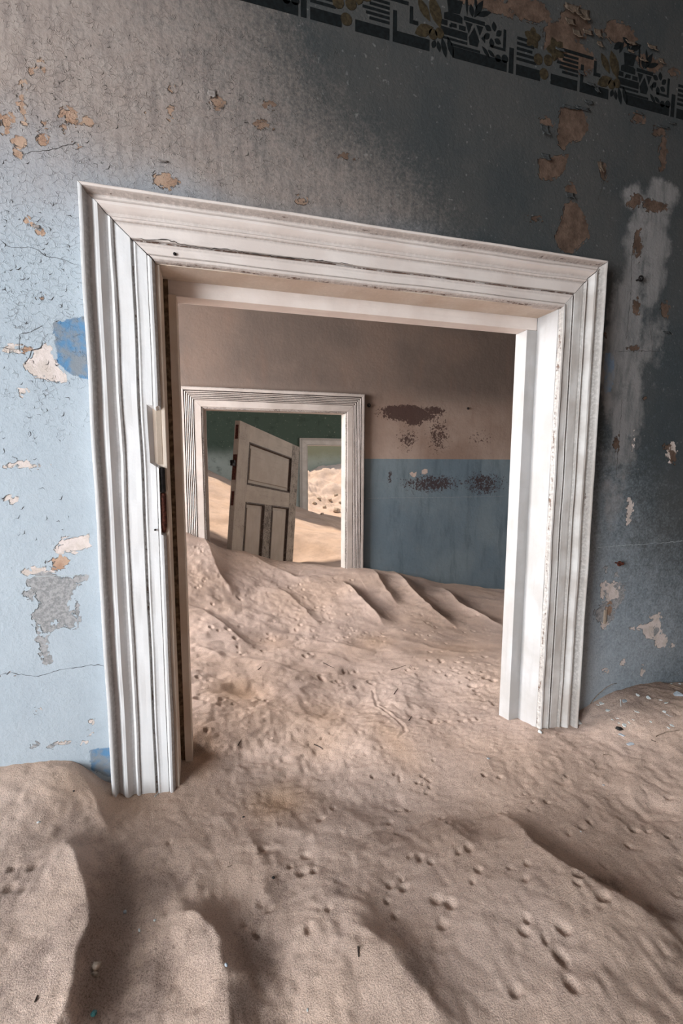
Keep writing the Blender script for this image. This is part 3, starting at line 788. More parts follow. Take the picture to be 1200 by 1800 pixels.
side_wall('wall_left', -1.8, .04, -2.6, Y1+.118, (-1.25, .25, ZC-.5, ZC+.7), 'outer wall with a window to the left of the near room')
side_wall('wall_left', -1.8, .04, Y1+.118, Y2+.078, (1.5, 2.8, ZC-.2, ZC+.9), 'outer wall with a window to the left of the passage')
side_wall('wall_left', -2.6, .04, Y2+.078, Y3+.14, (4.4, 6.8, ZC+.3, ZC+1.5), 'outer wall with a window to the left of the green room')
tag(boxes('wall_right', [(3.0, 3.1, -2.6, Y2+.078, 0, 3.5)], M['plain']), 'inner wall to the right of the near rooms', 'wall', kind='structure')
side_wall('wall_right', 5.04, .04, Y2+.078, Y3+.14, (4.0, 6.4, ZC-.2, ZC+1.2), 'outer wall with an added fill-light window to the right of the green room')
tag(boxes('wall_rear', [(-1.8, 3.0, -2.7, -2.6, 0, 3.5)], M['plain']), 'wall behind the viewer', 'wall', kind='structure')
tag(boxes('ceiling', [(-1.84, 3.1, -2.7, Y2+.078, 3.5, 3.6)], M['plain']), 'plaster ceiling over the near rooms', 'ceiling', kind='structure')
ro = [(-2.64, Y2+.078), (5.1, Y2+.078), (5.1, Y3+.14), (-2.64, Y3+.14)]; ri = [(-1.10, 5.10), (1.15, 4.65), (1.30, 5.55), (-1.00, 7.85)]  # unseen ceiling hole, added and shaped so the sun patch lands on the sand
cv = [(x, y, 3.5) for x, y in ro+ri]+[(x, y, 3.56) for x, y in ro+ri]
cf = [(i, 4+i, 4+(i+1) % 4, (i+1) % 4) for i in range(4)]+[(8+i, 8+(i+1) % 4, 12+(i+1) % 4, 12+i) for i in range(4)]+[(4+i, 12+i, 12+(i+1) % 4, 4+(i+1) % 4) for i in range(4)]
tag(mesh_obj('ceiling', cv, cf, M['plain']), 'ceiling of the green room with an added hole shaped to let the sun patch in', 'ceiling', kind='structure')
tag(boxes('floor', [(-3, 8, -2.7, Y4+.2, -.1, 0)], M['plank']), 'wooden floor buried under the sand', 'floor', kind='structure')

# ------------------------------------------------------------------ sand
leafW = np.array([.561, .814, -.151]); leafH = np.array([.09, .122, .988]); leafW /= np.linalg.norm(leafW)
leafH -= leafW*(leafW@leafH); leafH /= np.linalg.norm(leafH); leafN = np.cross(leafW, leafH)
leafP = ray(422, 739)*3.2
cps = []
def CP(px, py, Y): q = on_y(px, py, Y); cps.append((q[0], q[1], q[2]-ZC))
for a in ((0, 1350), (60, 1343), (118, 1341), (160, 1360), (193, 1374), (1030, 1243), (1080, 1214), (1140, 1201), (1200, 1195)): CP(*a, Y1)
for a in ((200, 1390), (313, 1394), (943, 1284), (1015, 1270)): CP(*a, Y1-.03)
CP(331, 1302, 1.15); CP(872, 1259, 1.15)
for a in ((640, 1000), (700, 1009), (760, 1021), (820, 1029), (878, 1035)): CP(*a, Y2)
for a in ((321, 936), (364, 957), (603, 1000), (638, 999)): CP(*a, Y2-.03)
CP(550, 993, 3.35); CP(410, 965, 3.24); CP(514, 985, 4.05); CP(440, 975, 3.28)
for a in ((362, 830), (385, 843), (412, 858), (524, 893), (540, 899)): CP(*a, Y3)
cps += [(.35, 1.1, -.765), (.62, 1.1, -.77), (.1, .85, -.755), (0, .6, -.74), (.5, .5, -.735), (-.5, .7, -.70), (1.1, .7, -.73), (.8, .8, -.755), (1.5, .8, -.68), (0, 0, -.76), (1, 0, -.76), (-1, 0, -.72),
        (0, -2.5, -.8), (3, -2.5, -.7), (3, 1, -.62), (-1.8, -2.5, -.7), (-1.8, 1, -.55), (-1.8, 2.2, -.45), (-1.8, 3, -.35), (3, 2.2, -1.0), (3, 3, -1.1),
        (.3, 1.5, -.79), (.8, 1.6, -.82), (1.35, 1.8, -.87), (0, 1.6, -.75), (.3, 2.2, -.80), (.8, 2.3, -.84), (1.5, 2.4, -.93), (-.2, 2.1, -.68), (.4, 2.8, -.76),
        (-.2, 5.5, -.42), (.6, 5.2, -.66), (1.3, 5.5, -.82), (2.5, 5.5, -1.1), (5, 5.5, -1.3), (-2.6, 5, .1), (-2.6, 8, .2), (-2.6, 3.3, -.1), (5, 8, -1.3), (2.6, 8, -1.0), (5, 3.3, -1.3), (1.4, 4.0, -.86), (.8, 4.4, -.78), (-.2, 4.0, -.55),
        (1.8, 9.2, -.82), (2.8, 9.5, -.8), (2.2, 10.5, -.52), (3.2, 10.6, -.45), (2.4, 11.9, -.30), (3.4, 11.9, -.12), (4.5, 11, -.2), (6.5, 11, -.3), (0, 11, -.7), (0, 9, -.8), (6, 9, -.9)]
C = np.array(cps); n = len(C)
def U(r): return np.where(r > 1e-9, r*r*np.log(r+1e-12), 0)
K = U(np.hypot(C[:, None, 0]-C[None, :, 0], C[:, None, 1]-C[None, :, 1]))+np.eye(n)*1e-4
Pm = np.c_[np.ones(n), C[:, :2]]; A_ = np.block([[K, Pm], [Pm.T, np.zeros((3, 3))]])
wts = np.linalg.solve(A_, np.r_[C[:, 2], 0, 0, 0])


def base_h(x, y):
    h = wts[n]+wts[n+1]*x+wts[n+2]*y
    for i in range(n): h = h+wts[i]*U(np.hypot(x-C[i, 0], y-C[i, 1]))
    return h


RIDGES = [  # pixel polyline, plane height, amplitude, windward width, lee width
    ([(105, 1510), (128, 1545), (145, 1585), (152, 1625), (150, 1680), (130, 1740), (112, 1800)], -.73, .042, .11, .040),
    ([(300, 1580), (345, 1610), (385, 1660), (402, 1720), (405, 1800)], -.73, .032, .10, .035),
    ([(430, 1440), (455, 1500), (470, 1580), (490, 1640)], -.745, .009, .07, .03),
    ([(600, 1630), (680, 1690), (730, 1745), (765, 1800)], -.74, .018, .09, .045),
    ([(880, 1420), (930, 1490), (1000, 1550), (1080, 1592), (1200, 1662)], -.74, .030, .14, .050),
    ([(770, 1430), (800, 1465), (830, 1500)], -.75, .009, .08, .04),
    ([(480, 1500), (520, 1530), (590, 1560)], -.75, .006, .06, .03),
    ([(118, 1341), (142, 1356), (170, 1385), (190, 1412)], -.65, .020, .09, .035),
    ([(560, 1560), (620, 1590), (660, 1630)], -.74, .008, .08, .04),
    ([(590, 1405), (640, 1450), (670, 1500)], -.75, .008, .08, .05),
    ([(596, 1028), (640, 1058), (678, 1084)], -.80, .055, .16, .07),
    ([(690, 1015), (722, 1045), (762, 1074), (804, 1092)], -.86, .055, .16, .07),
    ([(775, 1035), (806, 1068), (845, 1085), (885, 1100)], -.92, .050, .14, .07),
    ([(655, 1010), (672, 1030), (700, 1050)], -.80, .030, .10, .05),
    ([(324, 940), (350, 975), (382, 1010), (412, 1030)], -.66, .045, .14, .06),
    ([(420, 985), (470, 1003), (520, 1012), (560, 1008)], -.74, .030, .12, .05),
    ([(480, 1038), (530, 1060), (560, 1085)], -.78, .016, .09, .04),
    ([(350, 1080), (395, 1095), (440, 1120)], -.73, .014, .08, .04),
    ([(330, 1150), (390, 1165), (440, 1160), (500, 1168), (545, 1185)], -.77, .014, .07, .05),
    ([(540, 1115), (600, 1120), (660, 1130)], -.79, .014, .09, .04),
    ([(680, 1120), (740, 1130), (800, 1150), (870, 1160)], -.84, .012, .09, .05),
    ([(522, 895), (560, 915), (600, 945)], -.85, .05, .3, .3),
]
PITS = [(430, 1222, -.77, .085, .050, .026), (350, 1335, -.745, .040, .030, .020), (500, 1398, -.755, .050, .035, .010), (570, 1245, -.77, .05, .04, .008), (770, 1190, -.79, .06, .05, .010), (345, 1080, -.74, .06, .03, .012),
        (510, 1100, -.79, .07, .04, .014), (560, 1130, -.79, .05, .03, .012), (380, 1085, -.75, .05, .03, .012), (620, 1170, -.79, .05, .04, .008), (1150, 1400, -.72, .1, .06, .01), (200, 1590, -.74, .05, .05, .008)]
PRINTS = [(600+a/2, 1280+b/2, r) for a, b, r in ((335, 625, 1.5), (380, 645, 1.5), (355, 720, 1.3), (650, 525, 1), (645, 580, 1), (460, 570, .9), (480, 530, 1.1), (590, 530, .9), (830, 585, 1.2), (825, 615, 1), (905, 595, 1.1), (920, 555, 1.3), (980, 590, 1.3), (965, 560, 1.2),
          (915, 660, 1.5), (640, 760, 1.2), (650, 720, 1), (775, 760, 1.5), (715, 790, 1), (770, 850, 1.6), (805, 950, 1.5), (445, 440, 1.3), (275, 465, 1.2), (315, 485, 1), (240, 460, .9), (170, 565, 1.1), (220, 575, 1.1), (210, 540, .8), (200, 265, 1.1), (235, 265, .8), (170, 315, 1),
          (200, 360, 1), (355, 305, .9), (375, 330, .9), (720, 260, .9), (675, 265, .8), (870, 325, .9), (845, 350, 1), (800, 370, .9), (1030, 350, 1.3), (1080, 360, 1), (1150, 385, 1.1), (1010, 410, 1.1), (500, 165, .8), (555, 175, .8), (540, 150, .7), (570, 300, .8), (1100, 655, 1.4),
          (610, 960, 1.2), (160, 625, .9), (190, 680, 1.1), (300, 165, .8), (285, 180, .8), (310, 190, .8), (270, 175, .7), (300, 210, .9), (205, 155, .8), (110, 155, .8), (790, 165, .8), (925, 480, 1), (1150, 250, 1), (410, 455, .9), (660, 290, .6), (640, 235, .6), (1000, 600, .9))]
PRINTS += [(a/2, 1380+b/2, r) for a, b, r in ((1060, 305, 1.5), (1105, 305, 1.1), (1075, 240, 1.3), (925, 215, 1.1), (925, 410, 1.3), (945, 432, 1), (860, 480, 1), (905, 515, 1.1), (1085, 525, 1.2), (55, 410, 1.1), (130, 400, 1.3), (45, 475, 1.3), (95, 475, 1), (60, 50, 1.2), (120, 15, 1.1), (100, 60, 1.2),
           (45, 20, 1), (25, 60, 1), (595, 210, .8), (1170, 65, 1), (1130, 105, 1), (1155, 460, 1), (1020, 280, .9))]
PRINTS += [(310+a/2.034, 930+b/2.034, r) for a, b, r in ((75, 215, 1), (95, 220, .9), (75, 300, .9), (85, 295, .8), (130, 325, 1), (230, 285, 1), (330, 380, 1), (300, 645, 1), (320, 650, .8), (190, 670, .9), (205, 690, .9), (460, 440, 1.2), (480, 430, 1), (440, 210, 1), (500, 265, 1), (520, 310, .9),
           (640, 325, .9), (570, 370, 1), (520, 730, .8), (550, 715, .7), (700, 870, .7), (780, 860, .9), (880, 870, .9), (860, 890, .8), (905, 885, .8), (800, 880, .8), (740, 770, .9), (920, 820, .8), (1100, 880, .8), (1155, 890, .7), (110, 770, 1.2), (80, 600, 1), (120, 605, .8), (220, 440, .8))]


def sand_height(x, y):
    h = base_h(x, y)
    nearf = sstep(3.4, 2.4, y)
    # broad swells and fine wind ripple
    h += .008*fbm(x*4, y*4, 11, 3)*sstep(.0, .4, 1+0*y)
    h += (.0042-.0020*sstep(.85, 1.15, y))*fbm(x*15, y*15, 21, 4)*(.55+.6*vnoise(x*3, y*3, 4))
    h += (.0011*vnoise(x*90, y*90, 31)+.0016*fbm(x*45, y*45, 33, 2)*(.5+.8*vnoise(x*5, y*5, 8)))*sstep(1.8, 1.3, y)
    # trampled texture in the passage
    tr = sstep(1.05, 1.3, y)*sstep(3.1, 2.9, y)*sstep(1.2, .4, x)
    h += tr*(.0020*fbm(x*22, y*22, 41, 3)+.008*vnoise(x*5, y*5, 43)+.0022*np.minimum(vnoise(x*38, y*38, 47), .1))
    # beyond: lumpy heap in the last room
    h += sstep(8.3, 9.2, y)*(.09*fbm(x*2.4, y*2.4, 51, 4)+.03*np.abs(fbm(x*8, y*8, 53, 3)))
    h += sstep(3.4, 4.4, y)*sstep(8.2, 7.6, y)*.03*fbm(x*1.6, y*1.6, 61, 3)
    return h


def add_features(x, y, h):
    for pl, zp, A, wl, wr in RIDGES:
        q = np.array([on_z(a, b, zp)[:2] for a, b in pl])
        lo = q.min(0)-4*wl; hi = q.max(0)+4*wl
        sel = np.where((x > lo[0]) & (x < hi[0]) & (y > lo[1]) & (y < hi[1]))[0]
        if not len(sel): continue
        xx, yy = x[sel], y[sel]; best = np.full(len(sel), 1e9); sg = np.zeros(len(sel)); tt = np.zeros(len(sel))
        Ls = np.hypot(*(q[1:]-q[:-1]).T); cum = np.r_[0, np.cumsum(Ls)]
        for i in range(len(q)-1):
            d = q[i+1]-q[i]; t = ((xx-q[i, 0])*d[0]+(yy-q[i, 1])*d[1])/(d@d); tc = np.clip(t, 0, 1)
            ox, oy = xx-q[i, 0]-tc*d[0], yy-q[i, 1]-tc*d[1]; dd = np.hypot(ox, oy)
            cr = d[0]*(yy-q[i, 1])-d[1]*(xx-q[i, 0]); m = dd < best
            best[m] = dd[m]; sg[m] = np.sign(cr[m]); tt[m] = (cum[i]+tc[m]*Ls[i])/cum[-1]
        fade = np.clip(np.minimum(tt, 1-tt)*4+.0, 0, 1)**.7
        if pl[-1][1] >= 1790: fade = np.clip(tt*4, 0, 1)**.7
        s = best*sg+.006*vnoise(xx*20, yy*20, 71)
        prof = np.where(s < 0, np.exp(s/wl), (1+.45)*np.exp(-(s/wr)**1.3)-.45*np.exp(-(s/(wr*3.2))**2))
        h[sel] += A*(prof-.25*np.exp(-(s/wl)**2))*fade
    for (px, py, zp, rx, ry, dep) in PITS:
        c = on_z(px, py, zp); d2_ = ((x-c[0])/rx)**2+((y-c[1])/ry)**2; h -= dep*np.exp(-d2_)
    for (px, py, s) in PRINTS:
        zp = -.75 if py > 1280 else -.79
        c = on_z(px, py, zp); rr = .0058*s*(1 if py > 1250 else 1.5)
        sel = np.where((np.abs(x-c[0]) < rr*4) & (np.abs(y-c[1]) < rr*4))[0]
        if not len(sel): continue
        a = px*.37; dx, dy = x[sel]-c[0], y[sel]-c[1]
        u, v = (dx*math.cos(a)+dy*math.sin(a))/1.0, (-dx*math.sin(a)+dy*math.cos(a))/1.35
        d = np.hypot(u, v)/rr
        h[sel] += rr*(-.95*np.exp(-(d/.85)**3)+.06*np.exp(-((d-1.4)/.35)**2))
    r2 = np.random.RandomState(5)
    # lizard and beetle tracks: many small prints through the doorway
    for k in range(620):
        px = r2.uniform(330, 870); py = 1000+280*r2.rand()**.8
        c = on_z(px, py, -.79); rr = r2.uniform(.005, .011); dep = r2.uniform(.15, .4)*rr
        if vnoise(c[0]*4, c[1]*4, 81) < -.05: continue
        sel = np.where((np.abs(x-c[0]) < rr*3) & (np.abs(y-c[1]) < rr*3))[0]
        d = np.hypot(x[sel]-c[0], y[sel]-c[1])/rr
        h[sel] += -dep*2.2*np.exp(-d**2.5)+dep*.2*np.exp(-((d-1.4)/.5)**2)
    # the dragged tail line
    q = np.array([on_z(a, b, -.79)[:2] for a, b in ((655, 1205), (662, 1235), (690, 1262), (708, 1285), (712, 1300), (700, 1312))])
    best = np.full(len(x), 1.)
    for i in range(len(q)-1):
        d = q[i+1]-q[i]; t = np.clip(((x-q[i, 0])*d[0]+(y-q[i, 1])*d[1])/(d@d), 0, 1); best = np.minimum(best, np.hypot(x-q[i, 0]-t*d[0], y-q[i, 1]-t*d[1]))
    h += -.0018*np.exp(-(best/.004)**2)+.001*np.exp(-((best-.008)/.004)**2)
    return h


gx = np.concatenate([np.linspace(-2.58, -.75, 26)[:-1], np.arange(-.75, 1.55, .0035), np.linspace(1.55, 2.4, 70)[:-1], np.linspace(2.4, 4.98, 50)])
ylist = list(np.linspace(-2.58, .15, 20)[:-1]); yv = .15
while yv < 8.1:
    ylist.append(yv); yv += max(.0033 if .34 < yv else .03, .0036*(yv/1.15)**1.3)
ylist += list(np.linspace(8.14, Y4-.02, 70))
gy = np.array(ylist)
GX, GY = np.meshgrid(gx, gy); fx, fy = GX.ravel(), GY.ravel()
fh = add_features(fx, fy, sand_height(fx, fy))
# first two rooms are narrower: pull the outlying columns in under the walls (hidden inside them)
SX, SY = fx.copy(), fy
near_room = fy < Y2+.04
SX[near_room] = np.clip(SX[near_room], -1.79, 2.99)
nx, ny = len(gx), len(gy)
a = (np.arange(ny-1)[:, None]*nx+np.arange(nx-1)[None, :]).ravel()
me = bpy.data.meshes.new('drifted_sand'); nv = nx*ny; nf = len(a)
me.vertices.add(nv); me.vertices.foreach_set('co', np.stack([SX, SY, fh+ZC], 1).astype(np.float32).ravel())
me.loops.add(nf*4); me.polygons.add(nf)
me.loops.foreach_set('vertex_index', np.stack([a, a+1, a+nx+1, a+nx], 1).astype(np.int32).ravel())
me.polygons.foreach_set('loop_start', np.arange(0, nf*4, 4, dtype=np.int32)); me.update(calc_edges=True); me.validate()
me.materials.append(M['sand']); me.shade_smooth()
sand = bpy.data.objects.new('drifted_sand', me); COL.objects.link(sand)
tag(sand, 'pinkish beige sand drifted through every room, with ridges and small animal tracks', 'sand', kind='stuff')


def sand_field(pts):
    f = np.zeros(nv)
    for (px, py, rx, ry, amp) in pts:
        c = on_z(px, py, -.75 if py > 1150 else -.82); ex = on_z(px+rx, py, -.75 if py > 1150 else -.82); ey = on_z(px, py-ry, -.75 if py > 1150 else -.82)
        d = ((fx-c[0])/abs(ex[0]-c[0]))**2+((fy-c[1])/abs(ey[1]-c[1]))**2; f = np.maximum(f, amp*np.exp(-d*.9))
    return f


# coarse dark grains plus ridge shade painted into the hollows, and ochre-stained sand
add_float(me, 'grit_shade', sand_field([(200, 1620, 55, 110, 1), (185, 1730, 45, 90, 1), (270, 1560, 60, 60, .8), (270, 1720, 55, 90, .75), (450, 1690, 50, 90, .9), (430, 1780, 60, 60, .8), (20, 1620, 60, 90, .55), (60, 1740, 70, 60, .5), (140, 1500, 60, 30, .6),
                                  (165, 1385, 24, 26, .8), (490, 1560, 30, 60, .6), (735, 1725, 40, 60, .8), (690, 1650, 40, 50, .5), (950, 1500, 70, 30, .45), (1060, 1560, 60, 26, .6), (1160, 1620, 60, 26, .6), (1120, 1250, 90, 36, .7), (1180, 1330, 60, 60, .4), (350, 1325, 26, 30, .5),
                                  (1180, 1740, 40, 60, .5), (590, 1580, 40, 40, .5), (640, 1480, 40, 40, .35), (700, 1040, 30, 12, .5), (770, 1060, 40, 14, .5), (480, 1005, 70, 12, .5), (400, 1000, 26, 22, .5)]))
add_float(me, 'amber', sand_field([(490, 1400, 60, 30, .9), (350, 1345, 30, 40, .8), (420, 1215, 50, 26, .9), (690, 1290, 30, 50, .6), (560, 1300, 40, 20, .3), (230, 1425, 160, 40, .55), (60, 1420, 90, 40, .45), (800, 1130, 80, 22, .5), (660, 1120, 40, 14, .4), (1150, 1240, 60, 40, .4), (480, 1135, 40, 14, .5), (570, 1245, 40, 24, .4)]))
H2 = fh.reshape(ny, nx)


def ground(x, y):
    i = int(np.clip(np.searchsorted(gx, x)-1, 0, nx-2)); j = int(np.clip(np.searchsorted(gy, y)-1, 0, ny-2))
    tx = (x-gx[i])/(gx[i+1]-gx[i]); ty = (y-gy[j])/(gy[j+1]-gy[j])
    return float((H2[j, i]*(1-tx)+H2[j, i+1]*tx)*(1-ty)+(H2[j+1, i]*(1-tx)+H2[j+1, i+1]*tx)*ty)+ZC


def sand_at(px, py):
    """where the sight line first meets the sand"""
    r = ray(px, py); t = .3
    while t < 12:
        q = r*t
        if q[2]+ZC < ground(q[0], q[1]): break
        t += .004
    return q[0], q[1], ground(q[0], q[1])


# ------------------------------------------------------------------ the tilted door leaf
R3 = Matrix(((leafW[0], -leafN[0], leafH[0]), (leafW[1], -leafN[1], leafH[1]), (leafW[2], -leafN[2], leafH[2])))   # local x = width, y = into the leaf, z = up
HL = 1.80; LW = 1.03; TH = .042
leaf = empty('door_leaf'); leaf.matrix_world = Matrix.Translation(Vector(leafP+np.array([0, 0, ZC])-leafH*HL)) @ R3.to_4x4()
tag(leaf, 'weathered beige panelled door leaf standing tilted in the sand beyond the reeded frame', 'door leaf')
T = HL
def lb(name, x0, x1, z0, z1, y0=0, y1=TH, mat='leaf', bev=.003, sd_=0, wear=.05, parent=None): return wbox(name, (x0, x1, y0, y1, z0, z1), M[mat], parent or leaf, bev, sd_, wear)
st1 = lb('stile', 0, .145, 0, T, sd_=31, wear=.28); lb('stile', .88, LW, 0, T, sd_=32, wear=.45)
lb('top_rail', .145, .88, T-.125, T, .001, TH-.001, sd_=33, wear=.15); lb('middle_rail', .145, .88, T-.565, T-.437, .001, TH-.001, sd_=34, wear=.22)
lb('mullion', .437, .56, .1, T-.565, .001, TH-.001, sd_=35, wear=.5); lb('bottom_rail', .145, .88, 0, .1, .001, TH-.001, sd_=36)
for k, (x0, x1, z0, z1) in enumerate(((.145, .88, T-.437, T-.125), (.145, .437, .1, T-.565), (.56, .88, .1, T-.565))):
    pn = lb('panel', x0, x1, z0, z1, .016, .026, 'leafpanel', .001, 40+k, .0)
    m_ = .04; lb('raised_field', x0+m_, x1-m_, z0+m_, z1-m_, .008, .017, 'leafpanel', .004, 44+k, .02, pn)
    w = .016
    vs, fs = [], []
    ring = [(x0, z0), (x1, z0), (x1, z1), (x0, z1)]; rin = [(x0+w, z0+w), (x1-w, z0+w), (x1-w, z1-w), (x0+w, z1-w)]; mid_ = [(x0+w*.5, z0+w*.5), (x1-w*.5, z0+w*.5), (x1-w*.5, z1-w*.5), (x0+w*.5, z1-w*.5)]
    vs = [(x, -.002, z) for x, z in ring]+[(x, -.003, z) for x, z in mid_]+[(x, .0155, z) for x, z in rin]+[(x, .017, z) for x, z in ring]
    for r0 in (0, 4):
        for i in range(4): fs.append((r0+i, r0+(i+1) % 4, r0+4+(i+1) % 4, r0+4+i))
    for i in range(4): fs.append((12+i, 12+(i+1) % 4, (i+1) % 4, i))
    mo = mesh_obj('panel_moulding', vs, fs, M['leaf'], pn); uv_box(mo, 50+k, .75)
lk = empty('lock'); lk.parent = leaf; lk['label'] = 'dark iron lock and latch on the door edge'
boxes('lock_plate', [(-.003, .0, .006, .036, T-.42, T-.24)], M['rust'], lk, .0008)
boxes('latch', [(-.045, -.002, .010, .030, T-.325, T-.295), (-.040, -.018, .004, .036, T-.305, T-.285)], M['iron'], lk, .003)
for z in (T-.08, T-.55): boxes('edge_rust', [(-.002, .0, .010, .032, z-.05, z+.05)], M['rust'], leaf, .0006)

# ------------------------------------------------------------------ small fixings


def eyelet(name, px, py, Y, r, mat, label, cat):
    q = on_y(px, py, Y); root = empty(name, q); tag(root, label, cat)
    lathe('shank', [(r*.35, .0), (r*.35, -.012)], mat, root, (0, 0, 0), 10, 'Y')
    vs, fs = [], []; N, K_ = 14, 6
    for i in range(N):
        a = 2*math.pi*i/N
        for j in range(K_):
            b = 2*math.pi*j/K_; R_ = r+r*.38*math.cos(b); vs.append((R_*math.cos(a), -.014+r*.38*math.sin(b), R_*math.sin(a)))
    for i in range(N):
        for j in range(K_): fs.append((i*K_+j, ((i+1) % N)*K_+j, ((i+1) % N)*K_+(j+1) % K_, i*K_+(j+1) % K_))
    mesh_obj('ring', vs, fs, mat, root, True); return root


eyelet('wire_insulator', 1118, 493, Y1, .0062, M['iron'], 'small dark ring fixing on the sooty wall right of the big frame top', 'wall fixing')
e2 = eyelet('wall_hook', 1081, 989, Y1, .0060, M['rust'], 'rusty stub of a hook low on the blue wall right of the big frame', 'hook')
boxes('hook_stub', [(-.002, .016, -.016, -.008, -.005, .003)], M['rust'], e2, .002)
eyelet('wire_eyelet', 647, 713, Y2, .010, M['iron'], 'small dark eyelet beside the top corner of the reeded frame', 'wall fixing')
q = on_y(822, 718, Y2); o = lathe('nail_plug', [(.009, 0), (.009, -.006), (.006, -.010), (.001, -.011)], M['iron'], None, q, 12, 'Y', .1); tag(o, 'dark plug high on the brown wall above the blue', 'wall fixing')
# lath and splinter showing in the low scar on the right
q = on_y(1063, 1083, Y1); o = boxes('lath_stub', [(-.006, .002, -.004, .002, -.022, .02), (.002, .006, -.002, .003, -.012, .026)], M['bare'], None, .001); o.location = q; uv_box(o, 3, .3)
tag(o, 'splintered lath stub in the grey scar low on the blue wall', 'lath')

# ------------------------------------------------------------------ curling paint flakes on the wall


def flake_mesh(w, h, curl, seed):
    r = np.random.RandomState(seed); nu, nv_ = 6, 5; vs, fs = [], []
    for j in range(nv_):
        for i in range(nu):
            u, v = i/(nu-1)-.5, j/(nv_-1)
            jx = (r.rand()-.5)*.22 if i in (0, nu-1) or j == nv_-1 else 0; jz = (r.rand()-.5)*.25 if j == nv_-1 else 0
            vs.append(((u+jx)*w, -.0008-curl*(v**2)-.15*curl*(abs(u)*2)**2, -(v+jz)*h))
    for j in range(nv_-1):
        for i in range(nu-1):
            a_ = j*nu+i; fs.append((a_, a_+nu, a_+nu+1, a_+1))
    return vs, fs


FL = [(1004, 20, 26, 22, 0), (1024, 30, 20, 26, 0), (1012, 62, 14, 18, 0), (1031, 60, 16, 14, 0), (1048, 62, 14, 20, 0), (1000, 42, 14, 18, 0), (1052, 80, 10, 14, 0), (1108, 78, 18, 9, 0), (1107, 92, 10, 8, 0), (1145, 86, 16, 12, 0), (1160, 110, 9, 14, 0), (1130, 108, 14, 7, 0),
      (984, 90, 16, 9, 1), (1000, 190, 30, 8, 1), (1022, 193, 24, 9, 1), (1034, 182, 14, 9, 1), (956, 232, 14, 22, 1), (958, 278, 14, 14, 1), (1052, 296, 8, 22, 0), (1165, 225, 20, 6, 1), (1180, 218, 12, 5, 1), (1120, 200, 18, 5, 1), (1000, 345, 14, 12, 1), (372, 166, 14, 14, 2),
      (1047, 160, 8, 14, 1), (1020, 130, 10, 12, 1), (1037, 150, 14, 8, 1), (285, 284, 18, 4, 2), (65, 400, 10, 8, 2), (1170, 585, 12, 5, 1)]
fm = [M['curl'], simple('dark_paint_flake', (.09, .095, .095), .85, .3, 150, .5, .001), simple('greige_paint_flake', (.40, .35, .32), .85, .2, 150, .5, .001), simple('pale_blue_paint_flake', (.50, .58, .64), .85, .1, 150, .5, .001)]
for k, (px, py, w, h, mi) in enumerate(FL):
    c0 = on_y(px, py-h/2, Y1); c1 = on_y(px, py+h/2, Y1); cw = on_y(px+w/2, py, Y1)[0]-on_y(px-w/2, py, Y1)[0]
    vs, fs = flake_mesh(cw, c0[2]-c1[2], min(.012, .35*(c0[2]-c1[2])+.002) if mi < 2 else .004, k)
    o = mesh_obj('paint_flake', vs, fs, fm[mi], wall, True); o.location = c0
    so = o.modifiers.new('thick', 'SOLIDIFY'); so.thickness = .0006; so.offset = 1

# ------------------------------------------------------------------ debris on the sand


def chip_mesh(r, seed, flat=.25, n=7):
    q = np.random.RandomState(seed); top, bot = [], []
    for i in range(n):
        t = 2*math.pi*i/n; rr = r*q.uniform(.55, 1.15); top.append((rr*math.cos(t), rr*math.sin(t)*.75, r*flat*q.uniform(.4, 1.2))); bot.append((rr*math.cos(t), rr*math.sin(t)*.75, -r*flat*.4))
    vs = top+bot+[(0, 0, r*flat*1.1)]
    fs = [(i, (i+1) % n, 2*n) for i in range(n)]+[(i, n+i, n+(i+1) % n, (i+1) % n) for i in range(n)]+[tuple(range(2*n-1, n-1, -1))]
    return vs, fs


def put_chip(name, px, py, rp, mat, label, cat, group=None, flat=.25, sd_=0):
    x, y, z = sand_at(px, py); d = math.hypot(x, y); r = rp/FPX*math.sqrt(x*x+y*y+(z-ZC)**2)
    vs, fs = chip_mesh(r, sd_, flat); o = mesh_obj(name, vs, fs, mat, None, flat > .4); o.location = (x, y, z+r*flat*.15)
    o.rotation_euler = (random.Random(sd_).uniform(-.3, .3), random.Random(sd_+1).uniform(-.3, .3), random.Random(sd_+2).uniform(0, 6))
    tag(o, label, cat, group); return o


G1 = 'white paint chips on the sand by the right foot of the big frame'
LB = ['curled white chip nearest the arching dry stalk', 'white chip just below the curled one', 'elongated white chip on the slope below the two by the stalk', 'white chip nearest the wall, left of two side by side', 'slanting white chip near the wall, right of two side by side', 'largest white chip in the middle of the scatter', 'white chip just above the black chip', 'round white chip right of the middle of the scatter',
      'tiny white chip below the elongated one', 'tiny white chip above and right of the black chip', 'greyish white chip near the pale straw by the right edge', 'lone white chip low on the darker sand', 'flat white chip low by the right picture edge, upper of two', 'small white chip right of the two near the wall', 'flat white chip low by the right picture edge, lower of two', 'white chip touching the curled one by the stalk',
      'white crumb left of the black chip', 'tiny white chip right of the one above the black chip', 'white chip at the picture edge beside the long straw', 'white chip under the long pale straw']
for k, (px, py, r) in enumerate(((1056, 1237, 5), (1068, 1249, 4), (1076, 1267, 3), (1121, 1223, 3.5), (1139, 1227, 4), (1119, 1252, 4), (1097, 1276, 4), (1167, 1252, 3), (1085, 1264, 2.5), (1105, 1271, 2.5), (1169, 1236, 3), (1143, 1271, 2.5), (1181, 1276, 3), (1160, 1232, 2.5), (1175, 1280, 2.5), (1050, 1241, 3), (1087, 1272, 2), (1112, 1267, 2), (1194, 1203, 2.5), (1180, 1202, 2))):
    put_chip('paint_chip', px, py, r, M['chip'], LB[k], 'paint chip', G1, .2, 100+k)
